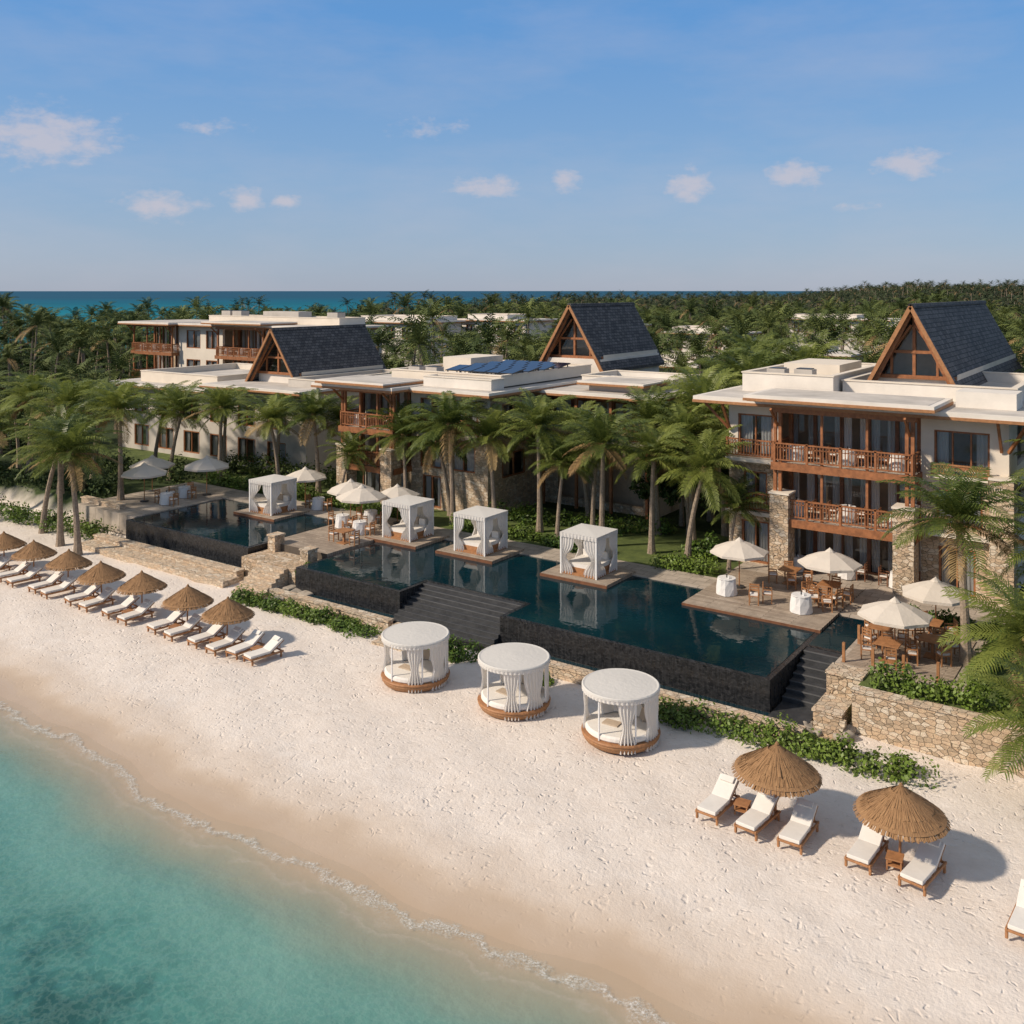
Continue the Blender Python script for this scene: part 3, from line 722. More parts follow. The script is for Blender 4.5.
def bay(G,a0,a1,bf,bb,Fs,furn=True,pill=True):
    zr=Fs[-1]; sl=G['balcony_slabs']; rl=G['balcony_railings']; tp=G['timber_posts']; fs=G['timber_fascia']
    for F in Fs[1:-1]:
        sl.box(a0,a1,bf,bb-.003,F-.26,F,'stucco'); fs.box(a0-.05,a1+.05,bf-.09,bf-.003,F-.36,F+.03,'wood')
        fs.box(a1+.003,a1+.08,bf,bb-.1,F-.36,F+.03,'wood')
        fs.box(a0+.1,a1-.1,bf+.1,bb-.2,F-.31,F-.262,'wood_light')
        railing(rl,(a0+.1,bf+.06),(a1-.1,bf+.06),F+.03); railing(rl,(a1-.06,bf+.1),(a1-.06,bb-.4),F+.03); railing(rl,(a0+.06,bf+.1),(a0+.06,bb-.4),F+.03)
    top=Fs[1]+1.25 if pill else Fs[0]
    w=.95
    if pill:
        for x in (a0-.05,a1+.05-w):
            G['stone_pillars'].box(x,x+w,bf-.25,bf+.75,Fs[0]-.3,top,'stone'); G['stone_pillars'].box(x-.05,x+w+.05,bf-.30,bf+.80,top,top+.09,'stucco')
    for x in (a0+.22,a1-.22):
        for dx in ((-.13,.13) if pill else (0,)):
            tp.box(x+dx-.08,x+dx+.08,bf+.12,bf+.28,top,zr,'wood')
        tp.box(x-.10,x+.10,bb-.5,bb-.3,Fs[1],zr,'wood')
        tp.beam((x,bf+.2,zr-1.0),(x,bf-.85,zr-.06),.10,.12,'wood')
    for x in (a0+(a1-a0)*.36,a0+(a1-a0)*.68): tp.box(x-.06,x+.06,bf+.14,bf+.27,Fs[1],zr,'wood')
    fs.box(a0-.1,a1+.1,bf+.06,bf+.34,zr-.32,zr-.003,'wood')
    fs.box(a0+.36,a1-.36,bb-.5,bb-.3,zr-.3,zr-.01,'wood')
    for i in range(len(Fs)-1):
        z0=Fs[i]+.02; z1=Fs[i+1]-.34; n=max(3,int((a1-a0)/1.25)); w_=(a1-a0)/n
        wallx(G['walls'],'stucco',a0,a1,bb,bb+.2,z1,Fs[i+1])
        for k in range(n):
            x=a0+k*w_
            if (k+i)%3==1:
                G['window_frames'].box(x,x+.09,bb,bb+.12,z0,z1,'wood_dark'); G['curtains'].sheet([(x+.1,bb+.06),(x+.5,bb+.06)],z0,z1,.06,.12,'curtain',3)
                G['curtains'].sheet([(x+w_-.45,bb+.06),(x+w_-.05,bb+.06)],z0,z1,.06,.12,'curtain',3)
            else: window(G,x,x+w_,bb,z0,z1,1,True,'wood_dark')
        if furn:
            f=G['balcony_tables']
            m=max(2,int((a1-a0)/1.9))
            for k in range(m):
                x=a0+.9+(a1-a0-1.8)*k/(m-1); y=bf+1.05+(.2 if k%2 else 0)
                dining(f,x,y,Fs[i]+.03,True); chair(f,x-.7,y,Fs[i]+.03,R(90),'wood_dark'); chair(f,x+.7,y,Fs[i]+.03,R(-90),'wood_dark')
def flatroof(G,a0,a1,b0,b1,z,t=.26):
    G['roof_slabs'].box(a0,a1,b0,b1,z,z+t,'stucco_white'); G['roof_soffit'].box(a0+.12,a1-.12,b0+.12,b1-.12,z-.10,z-.002,'wood')
    G['roof_soffit'].box(a0-.03,a1+.03,b0-.03,b0+.05,z-.07,z+.07,'wood_light'); G['roof_soffit'].box(a1-.05,a1+.03,b0+.051,b1,z-.07,z+.07,'wood_light')
    G['roof_gravel'].box(a0+.3,a1-.3,b0+.3,b1-.3,z+t,z+t+.015,'roof_top')
def parapet(G,a0,a1,b0,b1,z0,z1,mat='stucco_white'):
    p=G['parapets']; w=.25
    p.box(a0,a1,b0,b0+w,z0,z1,mat); p.box(a0,a1,b1-w,b1,z0,z1,mat); p.box(a0,a0+w,b0+w,b1-w,z0,z1,mat); p.box(a1-w,a1,b0+w,b1-w,z0,z1,mat)
    G['parapet_caps'].box(a0-.05,a1+.05,b0-.05,b0+w+.03,z1,z1+.07,'stucco'); G['parapet_caps'].box(a1-w-.03,a1+.05,b0+w+.03,b1+.05,z1,z1+.07,'stucco')
    G['parapet_caps'].box(a0-.05,a0+w+.03,b0+w+.03,b1+.05,z1,z1+.07,'stucco'); G['parapet_caps'].box(a0+w+.03,a1-w-.03,b1-w-.03,b1+.05,z1,z1+.07,'stucco')
    G['roof_gravel'].box(a0+w,a1-w,b0+w,b1-w,z0+.02,z1-.5,'roof_top')
def acunit(G,a,b,z,w=1.0,d=.8,h=.7):
    u=G['roof_equipment']; u.box(a-w/2,a+w/2,b-d/2,b+d/2,z+.08,z+h,'concrete'); u.box(a-w/2+.1,a+w/2-.1,b-d/2+.1,b+d/2-.1,z+h,z+h+.05,'metal')
def solar(G,a0,b0,z,nx,ny):
    u=G['solar_panels']
    for i in range(nx):
        for j in range(ny):
            T=Matrix.Translation((a0+i*1.15,b0+j*1.9,z))@Matrix.Rotation(R(9),4,'X'); u.box(0,1.08,0,1.65,.25,.30,'metal',T); u.box(.04,1.04,.04,1.61,.301,.315,'panel',T)
            u.box(.1,.16,1.4,1.46,-.3,.25,'metal',T); u.box(.9,.96,1.4,1.46,-.3,.25,'metal',T); u.box(.1,.16,.1,.16,-.05,.25,'metal',T); u.box(.9,.96,.1,.16,-.05,.25,'metal',T)

# --- main building (right)
G=Group('hotel_building'); Fs=[1.67,4.5,7.3,10.15]
bay(G,-4.6,2.2,13.0,15.6,Fs)
wl=G['walls']
wallx(wl,'stone',-7.4,-4.61,14.2,14.45,1.3,6.9,[(-6.7,-5.2,1.7,3.9),(-6.6,-5.3,5.0,6.5)])
wallx(wl,'stucco',-7.4,-4.61,14.2,14.45,6.9,10.15,[(-6.9,-5.0,7.35,9.5)])
window(G,-6.9,-5.0,14.27,7.35,9.5,2); window(G,-6.6,-5.3,14.27,5.0,6.5,2); window(G,-6.7,-5.2,14.27,1.7,3.9,2)
G['balcony_slabs'].box(-7.3,-4.7,13.4,14.19,7.1,7.3,'stucco'); railing(G['balcony_railings'],(-7.2,13.45),(-4.75,13.45),7.3)
G['balcony_slabs'].box(-7.3,-4.7,13.4,14.19,4.35,4.55,'stucco'); railing(G['balcony_railings'],(-7.2,13.45),(-4.75,13.45),4.55)
G['timber_posts'].beam((-7.3,14.1,8.6),(-8.5,13.4,10.1),.12,.14,'wood'); G['timber_posts'].beam((-7.3,14.1,8.6),(-7.3,13.0,10.1),.12,.14,'wood')
wallx(wl,'stone',2.21,6.0,14.4,14.65,1.3,6.9,[(2.9,4.9,4.9,6.6),(3.0,4.6,1.7,3.9)])
wallx(wl,'stucco',2.21,6.0,14.4,14.65,6.9,10.15,[(2.8,5.2,7.6,9.4)])
window(G,2.8,5.2,14.47,7.6,9.4,3); window(G,2.9,4.9,14.47,4.9,6.6,2); window(G,3.0,4.6,14.47,1.7,3.9,2)
G['planter_balcony'].box(2.8,5.2,13.9,14.39,7.2,7.35,'stucco'); railing(G['planter_balcony'],(2.8,13.95),(5.2,13.95),7.3,'wood_light',.55,.12)
G['planter_balcony'].box(2.6,5.3,13.9,14.39,4.45,4.62,'stucco')
G['stone_pillars'].box(5.3,6.3,13.6,14.9,1.3,7.4,'stone'); G['stone_pillars'].box(5.25,6.35,13.55,14.95,7.4,7.5,'stucco')
G['timber_posts'].beam((6.0,14.3,8.6),(6.9,13.4,10.1),.12,.14,'wood'); G['timber_posts'].beam((5.7,14.35,8.6),(5.7,13.2,10.1),.12,.14,'wood')
wally(wl,'stucco',5.75,6.0,14.66,28,1.3,10.15,[(17,20,7.6,9.6),(22,25,7.6,9.6),(17,20,4.8,6.6),(22,25,4.8,6.6)])
G['window_glass'].add([(5.8,16.8,4.5),(5.8,25.2,4.5),(5.8,25.2,9.7),(5.8,16.8,9.7)],[(0,1,2,3)],'glass')
wally(wl,'stucco',-7.4,-7.15,14.46,28,1.3,10.15); wallx(wl,'stucco',-7.15,5.74,27.8,28,1.3,10.15)
G['floors'].box(-7.1,5.7,15.9,27.7,4.3,4.5,'plaster_int'); G['floors'].box(-7.1,5.7,15.9,27.7,7.1,7.3,'plaster_int'); G['interior'].box(-7.1,5.7,17.6,17.8,1.6,10.1,'plaster_int')
flatroof(G,-8.9,7.2,12.9,29,10.16)
flatroof(G,-5.7,3.3,11.9,16.2,10.53,.22)
parapet(G,-7.6,-2.6,16.6,27,10.44,11.45); parapet(G,-2.4,5.9,17.6,27.5,10.44,11.2)
G['parapets'].box(-6.6,-3.4,20.5,25,11.0,11.8,'stucco'); G['parapets'].box(3.6,6.2,15.2,17.2,10.44,11.2,'stucco_white')
for x,y in ((-6,17.8),(-4.6,18.2)): acunit(G,x,y,10.98)
gable(G,.75,19.8,41,2.1,11.3,15.3)
G['roof_block'].box(-1.3,2.8,19.82,28.9,10.5,11.3,'stucco_white'); G['roof_block'].box(-1.3,2.8,29.1,40.8,1.5,11.3,'stucco_white')
G.done()

# --- middle building
G=Group('hotel_building'); Fs=[1.67,4.25,6.75,9.45]
bay(G,-34.9,-30.0,12.6,14.9,Fs)
wl=G['walls']
wallx(wl,'stone',-29.99,-23.6,14.4,14.65,1.2,6.3,[(-29.2,-27.4,4.3,6.0),(-26.6,-24.6,4.3,6.0),(-29,-27.4,1.7,3.8)])
wallx(wl,'stucco',-29.99,-23.6,14.4,14.65,6.3,9.45,[(-29.2,-27.2,6.8,8.9),(-26.4,-24.4,6.8,8.9)])
for x0,x1,z0,z1 in ((-29.2,-27.4,4.3,6.0),(-26.6,-24.6,4.3,6.0),(-29.2,-27.2,6.8,8.9),(-26.4,-24.4,6.8,8.9),(-29,-27.4,1.7,3.8)): window(G,x0,x1,14.47,z0,z1)
railing(G['balcony_railings'],(-29.4,13.9),(-24,13.9),6.75); G['balcony_slabs'].box(-29.4,-24,13.85,14.39,6.5,6.74,'stucco')
wally(wl,'stone',-23.85,-23.6,14.66,28,1.2,9.45,[(16,18.5,6.9,8.6),(20.5,23,6.9,8.6),(16,18.5,3.9,5.4)])
for y0,y1,z0,z1 in ((16,18.5,6.9,8.6),(20.5,23,6.9,8.6),(16,18.5,3.9,5.4)):
    G['window_glass'].add([(-23.7,y0,z0),(-23.7,y1,z0),(-23.7,y1,z1),(-23.7,y0,z1)],[(0,1,2,3)],'glass')
    for z in (z0,z1): G['window_frames'].beam((-23.62,y0,z),(-23.62,y1,z),.1,.09,'wood')
    for y in (y0,(y0+y1)/2,y1): G['window_frames'].beam((-23.62,y,z0),(-23.62,y,z1),.09,.1,'wood')
wally(wl,'stucco',-34.9,-34.65,15.1,28,1.2,9.45); wallx(wl,'stucco',-34.6,-23.9,27.8,28,1.2,9.45); G['interior'].box(-34.6,-23.9,17.0,17.2,1.6,9.4,'plaster_int')
flatroof(G,-36.6,-29.2,11.6,28.5,9.46); flatroof(G,-29.19,-22.7,13.3,28.5,9.40,.24)
flatroof(G,-35.8,-29.6,11.2,15.5,9.83,.16)
parapet(G,-33.2,-23.7,16,27.5,9.75,10.45,'stucco'); parapet(G,-29.0,-23.4,14.5,15.9,9.66,10.3)
G['parapets'].box(-32.6,-30,21,25,10.0,11.1,'stucco')
for x,y in ((-32,17.4),(-30.6,17.6)): acunit(G,x,y,9.95)
solar(G,-29.3,17.2,10.25,5,4)
wallx(wl,'stone',-23.59,-15.0,21.0,21.25,1.2,6.3,[(-22.5,-20,2,5.6),(-19,-16,2,5.6)])
for k in range(5): window(G,-22.9+k*1.55,-22.9+k*1.55+1.5,21.05,6.35,8.7,1,True,'wood_dark')
G['timber_fascia'].box(-23.5,-14.9,20.9,21.2,8.7,9.1,'wood'); G['interior'].box(-23.5,-15.0,23.0,23.2,1.5,9,'plaster_int')
G['balcony_slabs'].box(-23.5,-15.0,19.8,20.99,6.1,6.3,'stucco'); railing(G['balcony_railings'],(-23.4,19.9),(-15.1,19.9),6.3)
for x in (-23,-20.4,-17.8,-15.2): G['timber_posts'].box(x-.09,x+.09,19.85,20.03,1.6,9.1,'wood')
wally(wl,'stucco',-15.25,-15.0,21.26,29,1.2,9.1)
flatroof(G,-24.2,-14.0,19.2,29.5,9.12,.24); parapet(G,-22.4,-15.4,24,29,9.38,10.0)
flatroof(G,-20.5,-15.6,20.2,25,9.85,.18); G['parapets'].box(-20,-16.1,20.9,24.5,9.36,9.85,'stucco')
G['roof_block'].box(-28.7,-23.5,28.6,38.4,1.5,10.8,'stucco_white')
gable(G,-26.1,29.2,38.3,2.5,10.8,15.0)
G.done()

# --- left building (further away)
G=Group('hotel_building'); wl=G['walls']
wallx(wl,'concrete',-68,-43.5,17.5,17.75,1.2,7.4,[(-66+i*3.6,-66+i*3.6+2.2,4.9,6.7) for i in range(6)]+[(-66+i*3.6,-66+i*3.6+2.2,2.0,3.9) for i in range(6)])
for i in range(6): window(G,-66+i*3.6,-66+i*3.6+2.2,17.55,4.9,6.7); window(G,-66+i*3.6,-66+i*3.6+2.2,17.55,2.0,3.9)
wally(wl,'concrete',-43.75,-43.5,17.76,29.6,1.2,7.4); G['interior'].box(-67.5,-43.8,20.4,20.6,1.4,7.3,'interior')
G['interior'].box(-68,-43.8,29.65,29.9,1.4,7.4,'concrete')
flatroof(G,-69.2,-54.6,16.5,30.5,7.41); flatroof(G,-54.59,-42.6,16.0,30.5,8.05,.24); G['parapets'].box(-54.4,-43.2,17.2,30.2,7.4,8.04,'stucco_white')
parapet(G,-66.5,-55.5,18.5,29.5,7.68,8.6,'stucco'); parapet(G,-46.6,-43.4,18.5,29.5,8.3,8.9,'concrete')
gable(G,-49.6,20.2,30,2.7,9.0,12.9)
G['roof_block'].box(-52.2,-47.0,20.22,29.9,8.29,9.0,'stucco_white')
FL=[1.6,5.4,8.7,12.0]
bay(G,-93,-85,35,38.5,FL,True,False); bay(G,-77,-69,35,38.5,FL,True,False)
wallx(wl,'stucco',-84.99,-77.01,36,36.3,1.4,12.0,[(-83.6,-81,9.3,11.4),(-80,-78,9.3,11.4),(-83.6,-81,6,8),(-80,-78,6,8)])
for x0,x1,z0,z1 in ((-83.6,-81,9.3,11.4),(-80,-78,9.3,11.4),(-83.6,-81,6,8),(-80,-78,6,8)): window(G,x0,x1,36.05,z0,z1)
wallx(wl,'stucco',-68.99,-60,36,36.3,1.4,12.0,[(-67.5,-65.2,9.3,11.4),(-63.8,-61.6,9.3,11.4),(-67.5,-65.2,6,8),(-63.8,-61.6,6,8)])
for x0,x1,z0,z1 in ((-67.5,-65.2,9.3,11.4),(-63.8,-61.6,9.3,11.4),(-67.5,-65.2,6,8),(-63.8,-61.6,6,8)): window(G,x0,x1,36.05,z0,z1)
wally(wl,'concrete',-60.25,-60,36.31,44,1.4,12.0,[(38,41,9.3,11.3)]); G['interior'].box(-93,-60.3,40.4,40.6,1.5,11.9,'plaster_int')
flatroof(G,-94,-84,33.8,44,12.02); flatroof(G,-83.99,-59,35,44,11.98,.24); flatroof(G,-78,-68,33.8,39,12.35,.2)
parapet(G,-84,-62,39.5,43.5,12.24,13.0,'stucco'); G['parapets'].box(-76,-70,41,43,12.5,13.6,'concrete')
for x in (-82,-80,-64): acunit(G,x,41.0,12.5,1.6,1.2,1.1)
G.done()

for i,(cx,cy,w,d,h) in enumerate(VIL):
    G=Group('white_villa'); a0,a1,b0,b1=cx-w/2,cx+w/2,cy-d/2,cy+d/2
    n=int(w/3); ops=[(a0+.8+k*3,a0+.8+k*3+1.7,h-2.4,h-.6) for k in range(n)]
    wallx(G['walls'],'stucco_white',a0,a1,b0,b0+.25,.5,h,ops); wally(G['walls'],'stucco_white',a1-.25,a1,b0+.25,b1,.5,h); wally(G['walls'],'stucco_white',a0,a0+.25,b0+.25,b1,.5,h); G['walls'].box(a0+.25,a1-.25,b1-.2,b1,.5,h,'stucco_white')
    for o in ops: window(G,o[0],o[1],b0+.08,o[2],o[3])
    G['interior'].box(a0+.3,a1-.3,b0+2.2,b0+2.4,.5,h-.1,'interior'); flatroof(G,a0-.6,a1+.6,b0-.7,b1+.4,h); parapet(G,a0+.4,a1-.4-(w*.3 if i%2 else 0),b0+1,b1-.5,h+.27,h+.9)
    G.done()

# ------------------------------------------------------------------ furniture
def arc(a0,a1,rr=1.30): 
    n=max(3,int(abs(a1-a0)/6)); return [(rr*math.cos(R(a0+(a1-a0)*i/n)),rr*math.sin(R(a0+(a1-a0)*i/n))) for i in range(n+1)]
def round_cabana(seed):
    rr_=random.Random(seed); mb=MB()
    mb.rev([(1.16,0),(1.30,.10),(1.38,.24),(1.36,.36),(1.30,.38)],40,'wicker'); mb.rev([(1.39,.30),(1.41,.34),(1.39,.38),(1.30,.385),(.001,.385)],40,'wood_light')
    mb.rev([(1.22,.386),(1.27,.44),(1.26,.54),(1.20,.60),(.6,.615),(.001,.62)],40,'cushion')
    for k in range(6):
        an=2*math.pi*k/6+R(20); mb.rev([(.032,.38),(.032,1.92)],8,'white_paint',(1.27*math.cos(an),1.27*math.sin(an),0))
    mb.rev([(1.36,1.88),(1.39,1.89),(1.39,1.96),(1.35,1.99),(1.28,1.975),(.7,2.01),(.001,2.04)],48,'canopy'); mb.rev([(1.35,1.88),(.001,1.90)],48,'canopy')
    mb.sheet(arc(0,360,1.375),1.78,1.90,.018,.16,'curtain',2)
    o=rr_.uniform(-5,5)
    mb.sheet(arc(-30+o,14+o),.06,1.84,.08,.15,'curtain',12,.62,.55); mb.sheet(arc(18+o,62+o),.06,1.84,.08,.16,'curtain',12,.78,.6); mb.sheet(arc(70,100),.12,1.84,.06,.12,'curtain',8,.6)
    mb.sheet(arc(118,158),.15,1.84,.06,.13,'curtain',8,.6); mb.sheet(arc(178,214),.12,1.84,.07,.12,'curtain',10,.5); mb.sheet(arc(-68,-40),.08,1.84,.07,.12,'curtain',10,.5)
    for an,m_ in ((70,'cushion'),(95,'cushion_beige'),(120,'cushion'),(45,'cushion_beige'),(150,'cushion')):
        T=Matrix.Translation((.88*math.cos(R(an)),.88*math.sin(R(an)),.80))@Matrix.Rotation(R(an-90),4,'Z')@Matrix.Rotation(R(-22),4,'X')
        mb.box(-.24,.24,-.07,.07,-.19,.19,m_,T)
    mb.box(-.5,.1,-.5,-.1,.62,.66,'cushion_beige')
    return mb.mesh('round_daybed_cabana')
for i,(a,b,r_) in enumerate(((-13.2,-4.65,.05),(-8.5,-4.35,-.10),(-3.9,-4.3,.04))):
    o=place(round_cabana(i),'round_daybed_cabana',(a,b,0.03),r_)
def square_cabana(seed):
    r=random.Random(seed); mb=MB(); h=1.02
    mb.box(-1.9,1.9,-1.55,1.45,-.25,.0,'deck'); mb.box(-1.93,1.93,-1.60,-1.553,-.35,-.02,'wood_dark')
    mb.box(-h,h,-h,h,.0,.12,'wood_light'); mb.box(-.88,.88,-.85,.9,.12,.36,'wood_light'); mb.box(-.85,.85,-.82,.87,.36,.56,'cushion')
    for x in (-.5,0,.5): mb.box(x-.22,x+.22,.62,.80,.57,.93,'cushion_beige' if x==0 else 'cushion')
    for x in (-h,h):
        for y in (-h,h):
            mb.box(x-.04,x+.04,y-.04,y+.04,0,2.05,'white_paint')
            sx=-1 if x>0 else 1; sy=-1 if y>0 else 1; w1=r.uniform(.55,.8); w2=r.uniform(.6,.95)
            # two cloth panels meeting at each post, drawn in toward it half way down
            for (dx,dy,wd) in ((sx,0,w1),(0,sy,w2)):
                nz=12; n=22; V=[];F=[]
                for j in range(nz+1):
                    u=j/nz; z=2.0-u*1.95; k=wd*(1-.62*math.exp(-((u-.58)/.20)**2))+.02
                    for i in range(n+1):
                        t=i/n; q=t*k; off=.05*(.4+.6*u)*math.sin(t*2*math.pi*4.5+u*1.5+seed)
                        sag=-.05*t*math.exp(-((u-.3)/.25)**2)
                        V.append((x+dx*q+(0 if dx else off),y+dy*q+(off if dx else 0),z+sag))
                for j in range(nz):
                    for i in range(n): a_=j*(n+1)+i; F.append((a_,a_+1,a_+n+2,a_+n+1))
                mb.add(V,F,'curtain')
    for y in (-h,h): mb.box(-h,h,y-.035,y+.035,1.97,2.05,'white_paint')
    for x in (-h,h): mb.box(x-.035,x+.035,-h,h,1.97,2.05,'white_paint')
    e=h+.06
    mb.add([(-e,-e,2.08),(e,-e,2.08),(e,e,2.08),(-e,e,2.08),(0,0,2.14)],[(0,1,4),(1,2,4),(2,3,4),(3,0,4)],'canopy')
    mb.sheet([(-e,-e),(e,-e),(e,e),(-e,e),(-e,-e)],1.86,2.08,.022,.2,'curtain',2)
    mb.sheet([(-.9,h-.03),(.9,h-.03)],.05,1.98,.06,.16,'curtain',6)
    return mb.mesh('square_pool_cabana')
for i,(a,b) in enumerate(((-35.8,7.5),(-24.4,7.7),(-19.2,7.8),(-12.2,7.6))): place(square_cabana(i+2),'square_pool_cabana',(a,b,1.76))
def thatched():
    mb=MB(); r=random.Random(4); mb.rev([(.04,0),(.035,2.1)],8,'wood_light')
    mb.rev([(1.20,1.50),(.80,1.72),(.40,1.97),(.04,2.18)],36,'thatch')
    for lay,(r0,z0,r1,z1) in enumerate(((1.27,1.42,.90,1.68),(1.08,1.57,.66,1.83),(.84,1.73,.46,1.97),(.60,1.89,.26,2.11),(.36,2.03,.02,2.26))):
        n=int(210*(r0/1.28))+30
        for k in range(n):
            an=2*math.pi*k/n+r.uniform(-.02,.02); w=2*math.pi*r0/n*.8; o=r.uniform(-.025,.03); dz=r.uniform(-.03,.015); c,s=math.cos(an),math.sin(an)
            V=[((r0+o)*c-w*s,(r0+o)*s+w*c,z0+dz),((r0+o)*c+w*s,(r0+o)*s-w*c,z0+dz-.01),(r1*c+w*.4*s,r1*s-w*.4*c,z1+.02),(r1*c-w*.4*s,r1*s+w*.4*c,z1+.02)]
            mb.add(V,[(0,1,2,3)],'thatch')
    for k in range(8):
        an=k*math.pi/4; mb.beam((0,0,2.12),(1.15*math.cos(an),1.15*math.sin(an),1.48),.03,.03,'wood_light')
    mb.rev([(.06,2.22),(.07,2.28),(.03,2.34),(.001,2.36)],8,'thatch')
    return mb.mesh('thatched_beach_umbrella')
th=thatched()
for a,b in ((2.45,-6.3),(6.05,-6.4),(-22.9,-6.4),(-25.9,-6.3),(-29.6,-6.2),(-32.9,-6.3),(-36.4,-6.1),(-39.8,-6.1),(-43.0,-6.1),(-46.4,-6.0)):
    place(th,'thatched_beach_umbrella',(a,b,0),random.uniform(0,6),random.uniform(.98,1.04) if a>0 else .93,tilt=(random.uniform(-.03,.03),random.uniform(-.03,.03)))
def lounger():
    mb=MB(); w=.33
    for x in (-w,w): mb.box(x-.03,x+.03,-.88,.72,.20,.28,'wood_light')
    for x in (-w,w):
        for y in (-.8,.6): mb.box(x-.035,x+.035,y-.04,y+.04,0,.20,'wood_light')
    for y in (-.86,-.5,-.1,.3,.68): mb.box(-w+.031,w-.031,y-.03,y+.03,.21,.27,'wood_light')
    mb.box(-.30,.30,-.86,.10,.285,.385,'cushion')
    T=Matrix.Translation((0,.12,.30))@Matrix.Rotation(R(32),4,'X'); mb.box(-.30,.30,0,.74,.0,.10,'cushion',T); mb.box(-.31,.31,.0,.76,-.04,-.004,'wood_light',T)
    mb.box(-.22,.22,.52,.72,.10,.17,'cushion',T)
    for x in (-.25,.25): mb.beam((x,.62,.22),(x,.58,.56),.03,.03,'wood_light')
    return mb.mesh('sun_lounger')
lo=lounger()
Ls=[(.85,-6.75),(2.15,-6.85),(3.35,-6.8),(5.25,-6.65),(6.75,-6.75),(9.35,-7.4),(-20.1,-6.6),(-21.3,-6.6)]
for u in (-22.9,-25.9,-29.6,-32.9,-36.4,-39.8,-43.0): Ls+=[(u-.85,-6.75),(u+.55,-6.85)]
for a,b in Ls:
    o=place(lo,'sun_lounger',(a,b,.05),random.uniform(-.09,.09)-R(5)); m=o.modifiers.new('b','BEVEL'); m.width=.022; m.segments=2; m.limit_method='ANGLE'
mb=MB(); mb.box(-.22,.22,-.22,.22,.30,.34,'wood_light'); mb.box(-.2,.2,-.2,.2,.12,.15,'wood_light')
for x in (-.18,.18):
    for y in (-.18,.18): mb.box(x-.02,x+.02,y-.02,y+.02,0,.3,'wood_light')
tb=mb.mesh('side_table')
for a,b in ((1.5,-6.5),(6.0,-6.75),(-20.7,-6.5),(-23.0,-6.9),(-26,-6.9),(-29.7,-6.9),(-33,-6.9)): place(tb,'side_table',(a,b,.05),.1)
def umbrella(rr=1.40,h=2.30):
    mb=MB(); mb.rev([(.028,0),(.025,h-.05)],8,'wood_light'); mb.rev([(.26,0),(.26,.07),(.05,.1)],12,'metal')
    n=8; z0=h-.55; V=[(0,0,h)]
    for k in range(n): an=2*math.pi*k/n; V.append((rr*.5*math.cos(an),rr*.5*math.sin(an),h-.235))
    for k in range(n): an=2*math.pi*k/n; V.append((rr*math.cos(an),rr*math.sin(an),z0))
    for k in range(n): an=2*math.pi*(k+.5)/n; V.append((rr*.90*math.cos(an),rr*.90*math.sin(an),z0+.0))
    for k in range(n): an=2*math.pi*k/n; V.append((rr*math.cos(an),rr*math.sin(an),z0-.10))
    for k in range(n): an=2*math.pi*(k+.5)/n; V.append((rr*.90*math.cos(an),rr*.90*math.sin(an),z0-.12))
    F=[]
    for k in range(n):
        j=(k+1)%n; F+=[(0,1+k,1+j),(1+k,1+n+k,1+2*n+k),(1+k,1+2*n+k,1+j),(1+j,1+2*n+k,1+n+j),(1+n+k,1+3*n+k,1+4*n+k,1+2*n+k),(1+2*n+k,1+4*n+k,1+3*n+j,1+n+j)]
    mb.add(V,F,'canvas')
    for k in range(n): an=2*math.pi*k/n; mb.beam((0,0,h-.55),(rr*.55*math.cos(an),rr*.55*math.sin(an),h-.30),.02,.02,'wood_light')
    mb.rev([(.22,h-.06),(.12,h+.03),(.03,h+.1),(.001,h+.14)],8,'canvas')
    return mb.mesh('white_patio_umbrella')
um=umbrella()
for a,b,z,s_ in ((-5.0,9.6,1.72,1),(-.8,10.0,1.72,1.02),(3.35,4.5,1.70,1),(4.1,8.2,1.70,1),(-43.7,8.4,1.67,1.15),(-45.4,4.6,1.67,1.1),(-35.8,10.3,1.67,1.05),(-30.2,8.9,1.70,1.05),(-28.0,7.6,1.70,1.1),(-27.2,9.9,1.68,1.0),(-48,7,1.6,1.1)):
    place(um,'white_patio_umbrella',(a,b,z),random.uniform(0,.8),s_)
tcl=MB(); dining(tcl,0,0,0); tcl=tcl.mesh('dining_table')
twd=MB(); dining(twd,0,0,0,False); twd=twd.mesh('wooden_table')
chm=MB(); chair(chm,0,0,0,0); chm=chm.mesh('dining_chair')
def tset(a,b,z,cloth=True,n=4,s_=1.0,ph=0):
    place(tcl if cloth else twd,'dining_table' if cloth else 'wooden_table',(a,b,z),0,s_)
    for k in range(n):
        an=ph+2*math.pi*k/n; place(chm,'dining_chair',(a+.82*math.cos(an),b+.82*math.sin(an),z),an-math.pi/2,.95)
tset(-5.1,8.3,1.72,True,0,1.05); tset(-1.4,7.8,1.72,True,0,1.05)
for a,b,r_ in ((-3.5,7.6,.3),(-3.1,8.2,1.9),(-1.2,8.9,.4),(-.5,8.6,-1.2),(-.3,9.3,-2),(-1.6,9.4,.8)): place(chm,'dining_chair',(a,b,1.72),r_)
tset(-.9,10.3,1.72,False,4); tset(-3.2,11.6,1.72,False,4,1,.4)
tset(3.2,4.2,1.70,False,4,1,.3); tset(4.5,5.6,1.70,False,4,1,.7); tset(2.5,5.9,1.70,False,3,1,.2); tset(4.0,7.6,1.70,False,4,1,.5)
tset(-29.2,7.2,1.70,True,2); tset(-27.2,6.6,1.70,True,3); tset(-28.6,9.0,1.70,True,2); tset(-44.3,7.0,1.67,True,3); tset(-26.5,4.6,1.7,False,2); tset(-34,9.8,1.67,True,2); tset(-43.5,5.0,1.67,True,2)
mb=MB()
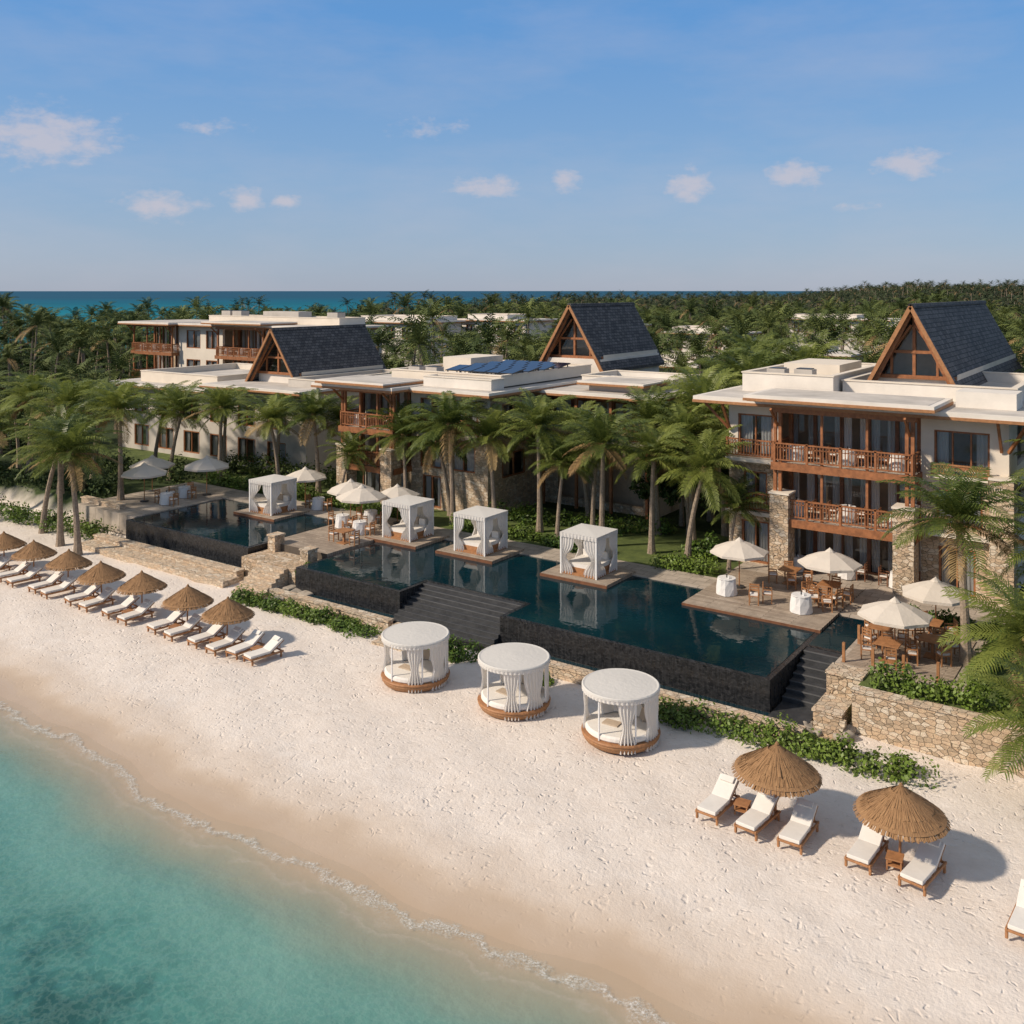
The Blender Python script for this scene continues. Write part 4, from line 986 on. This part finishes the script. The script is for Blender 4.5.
for a,b in ((1.8,3.1),(2.9,3.05),(4.0,3.05),(5.2,3.05),(1.75,5.4),(1.75,7.6)): mb.box(a-.05,a+.05,b-.05,b+.05,1.70,2.45,'wood_light')
mb.obj('deck_bollards')

# ------------------------------------------------------------------ world, sun, camera
world=bpy.data.worlds.new("World"); sc.world=world; world.use_nodes=True
N=world.node_tree.nodes; L=world.node_tree.links
el=36.0; sdir=Vector((-.62,-.75,0)).normalized()
sky=N.new('ShaderNodeTexSky'); sky.sky_type='NISHITA'; sky.sun_disc=False; sky.sun_elevation=R(el); sky.sun_rotation=math.atan2(sdir.x,sdir.y)
sky.air_density=1.0; sky.dust_density=.6; sky.ozone_density=2.5; sky.altitude=0
bg=N['Background']; bg.inputs[1].default_value=.13
tc=N.new('ShaderNodeTexCoord'); s=sep(N,L,tc.outputs['Generated'])
az=mth(N,L,'MULTIPLY',mth(N,L,'ARCTAN2',s.outputs[1],s.outputs[0]),57.2958); ele=mth(N,L,'MULTIPLY',mth(N,L,'ARCSINE',s.outputs[2]),57.2958)
L.new(sky.outputs[0],bg.inputs[0])
# maritime haze gradient over the physical sky; unseen zenith greyed for neutral fill light
hz=ramp(N,[(0,(.35,.41,.54)),(.05,(.30,.40,.57)),(.16,(.22,.38,.62)),(.40,(.105,.31,.67)),(.55,(.16,.31,.58)),(1,(.34,.37,.42))]); L.new(mth(N,L,'DIVIDE',ele,40.0,True),hz.inputs[0])
bh=N.new('ShaderNodeBackground'); L.new(hz.outputs[0],bh.inputs[0]); bh.inputs[1].default_value=1.0
mh=N.new('ShaderNodeMixShader'); mh.inputs[0].default_value=.8; L.new(bg.outputs[0],mh.inputs[1]); L.new(bh.outputs[0],mh.inputs[2])
clouds=[(-25.9,8.2,4.8,2.1),(-20.1,4.8,2.8,1.1),(-15.6,5.3,1.4,1.05),(-13.3,5.2,1.1,.7),(-1.6,6.2,3.6,.85),(3.2,6.5,1.4,.9),(10.5,6.1,1.9,1.45),(16.4,6.6,2.4,1.1),(22.5,7.0,2.8,1.1),(-4.9,9.5,2.8,.9),(-17.5,9.3,2.4,.6),(20,4.6,2.2,.5)]
mx=None
for d,e,w,h in clouds:
    u=mth(N,L,'DIVIDE',mth(N,L,'SUBTRACT',az,125-d),w); v=mth(N,L,'DIVIDE',mth(N,L,'SUBTRACT',ele,e),h)
    q=mth(N,L,'SUBTRACT',1.0,mth(N,L,'SQRT',mth(N,L,'ADD',mth(N,L,'MULTIPLY',u,u),mth(N,L,'MULTIPLY',v,v))))
    if e>9 or e<4.7: q=mth(N,L,'MULTIPLY',q,.5)
    mx=q if mx is None else mth(N,L,'MAXIMUM',mx,q)
cv=comb(N,L,mth(N,L,'MULTIPLY',az,.55),mth(N,L,'MULTIPLY',ele,1.0)); nz=noise(N,L,cv,1.5,6,.60)
dn=mth(N,L,'ADD',mth(N,L,'MAXIMUM',mx,-.5),mth(N,L,'MULTIPLY',mth(N,L,'SUBTRACT',nz.outputs['Fac'],.5),1.7))
cr=ramp(N,[(.05,0),(.9,1)],'EASE'); L.new(dn,cr.inputs[0])
cv2=comb(N,L,mth(N,L,'MULTIPLY',az,.05),mth(N,L,'MULTIPLY',ele,.16)); nv=noise(N,L,cv2,1.6,5,.6); vr=ramp(N,[(.42,0),(.8,.22)]); L.new(nv.outputs['Fac'],vr.inputs[0])
cf=mth(N,L,'MAXIMUM',mth(N,L,'MULTIPLY',cr.outputs[0],.70),vr.outputs[0])
b2=N.new('ShaderNodeBackground'); b2.inputs[0].default_value=(.72,.67,.73,1); b2.inputs[1].default_value=.84
mxs=N.new('ShaderNodeMixShader'); L.new(cf,mxs.inputs[0]); L.new(mh.outputs[0],mxs.inputs[1]); L.new(b2.outputs[0],mxs.inputs[2]); L.new(mxs.outputs[0],N['World Output'].inputs[0])

ld=bpy.data.lights.new('sun','SUN'); ld.energy=4.5; ld.angle=R(3.0); ld.color=(1,.865,.71)
so=bpy.data.objects.new('sun',ld); sc.collection.objects.link(so)
v=Vector((sdir.x*math.cos(R(el)),sdir.y*math.cos(R(el)),math.sin(R(el)))); so.rotation_euler=v.to_track_quat('Z','Y').to_euler()
cd=bpy.data.cameras.new('camera'); co=bpy.data.objects.new('camera',cd); sc.collection.objects.link(co); sc.camera=co
co.location=CAM; co.rotation_euler=(R(90),0,R(35)); cd.sensor_width=36; cd.lens=33.75; cd.shift_y=-.216; cd.clip_end=80000; cd.clip_start=.5
print('grove',cnt)
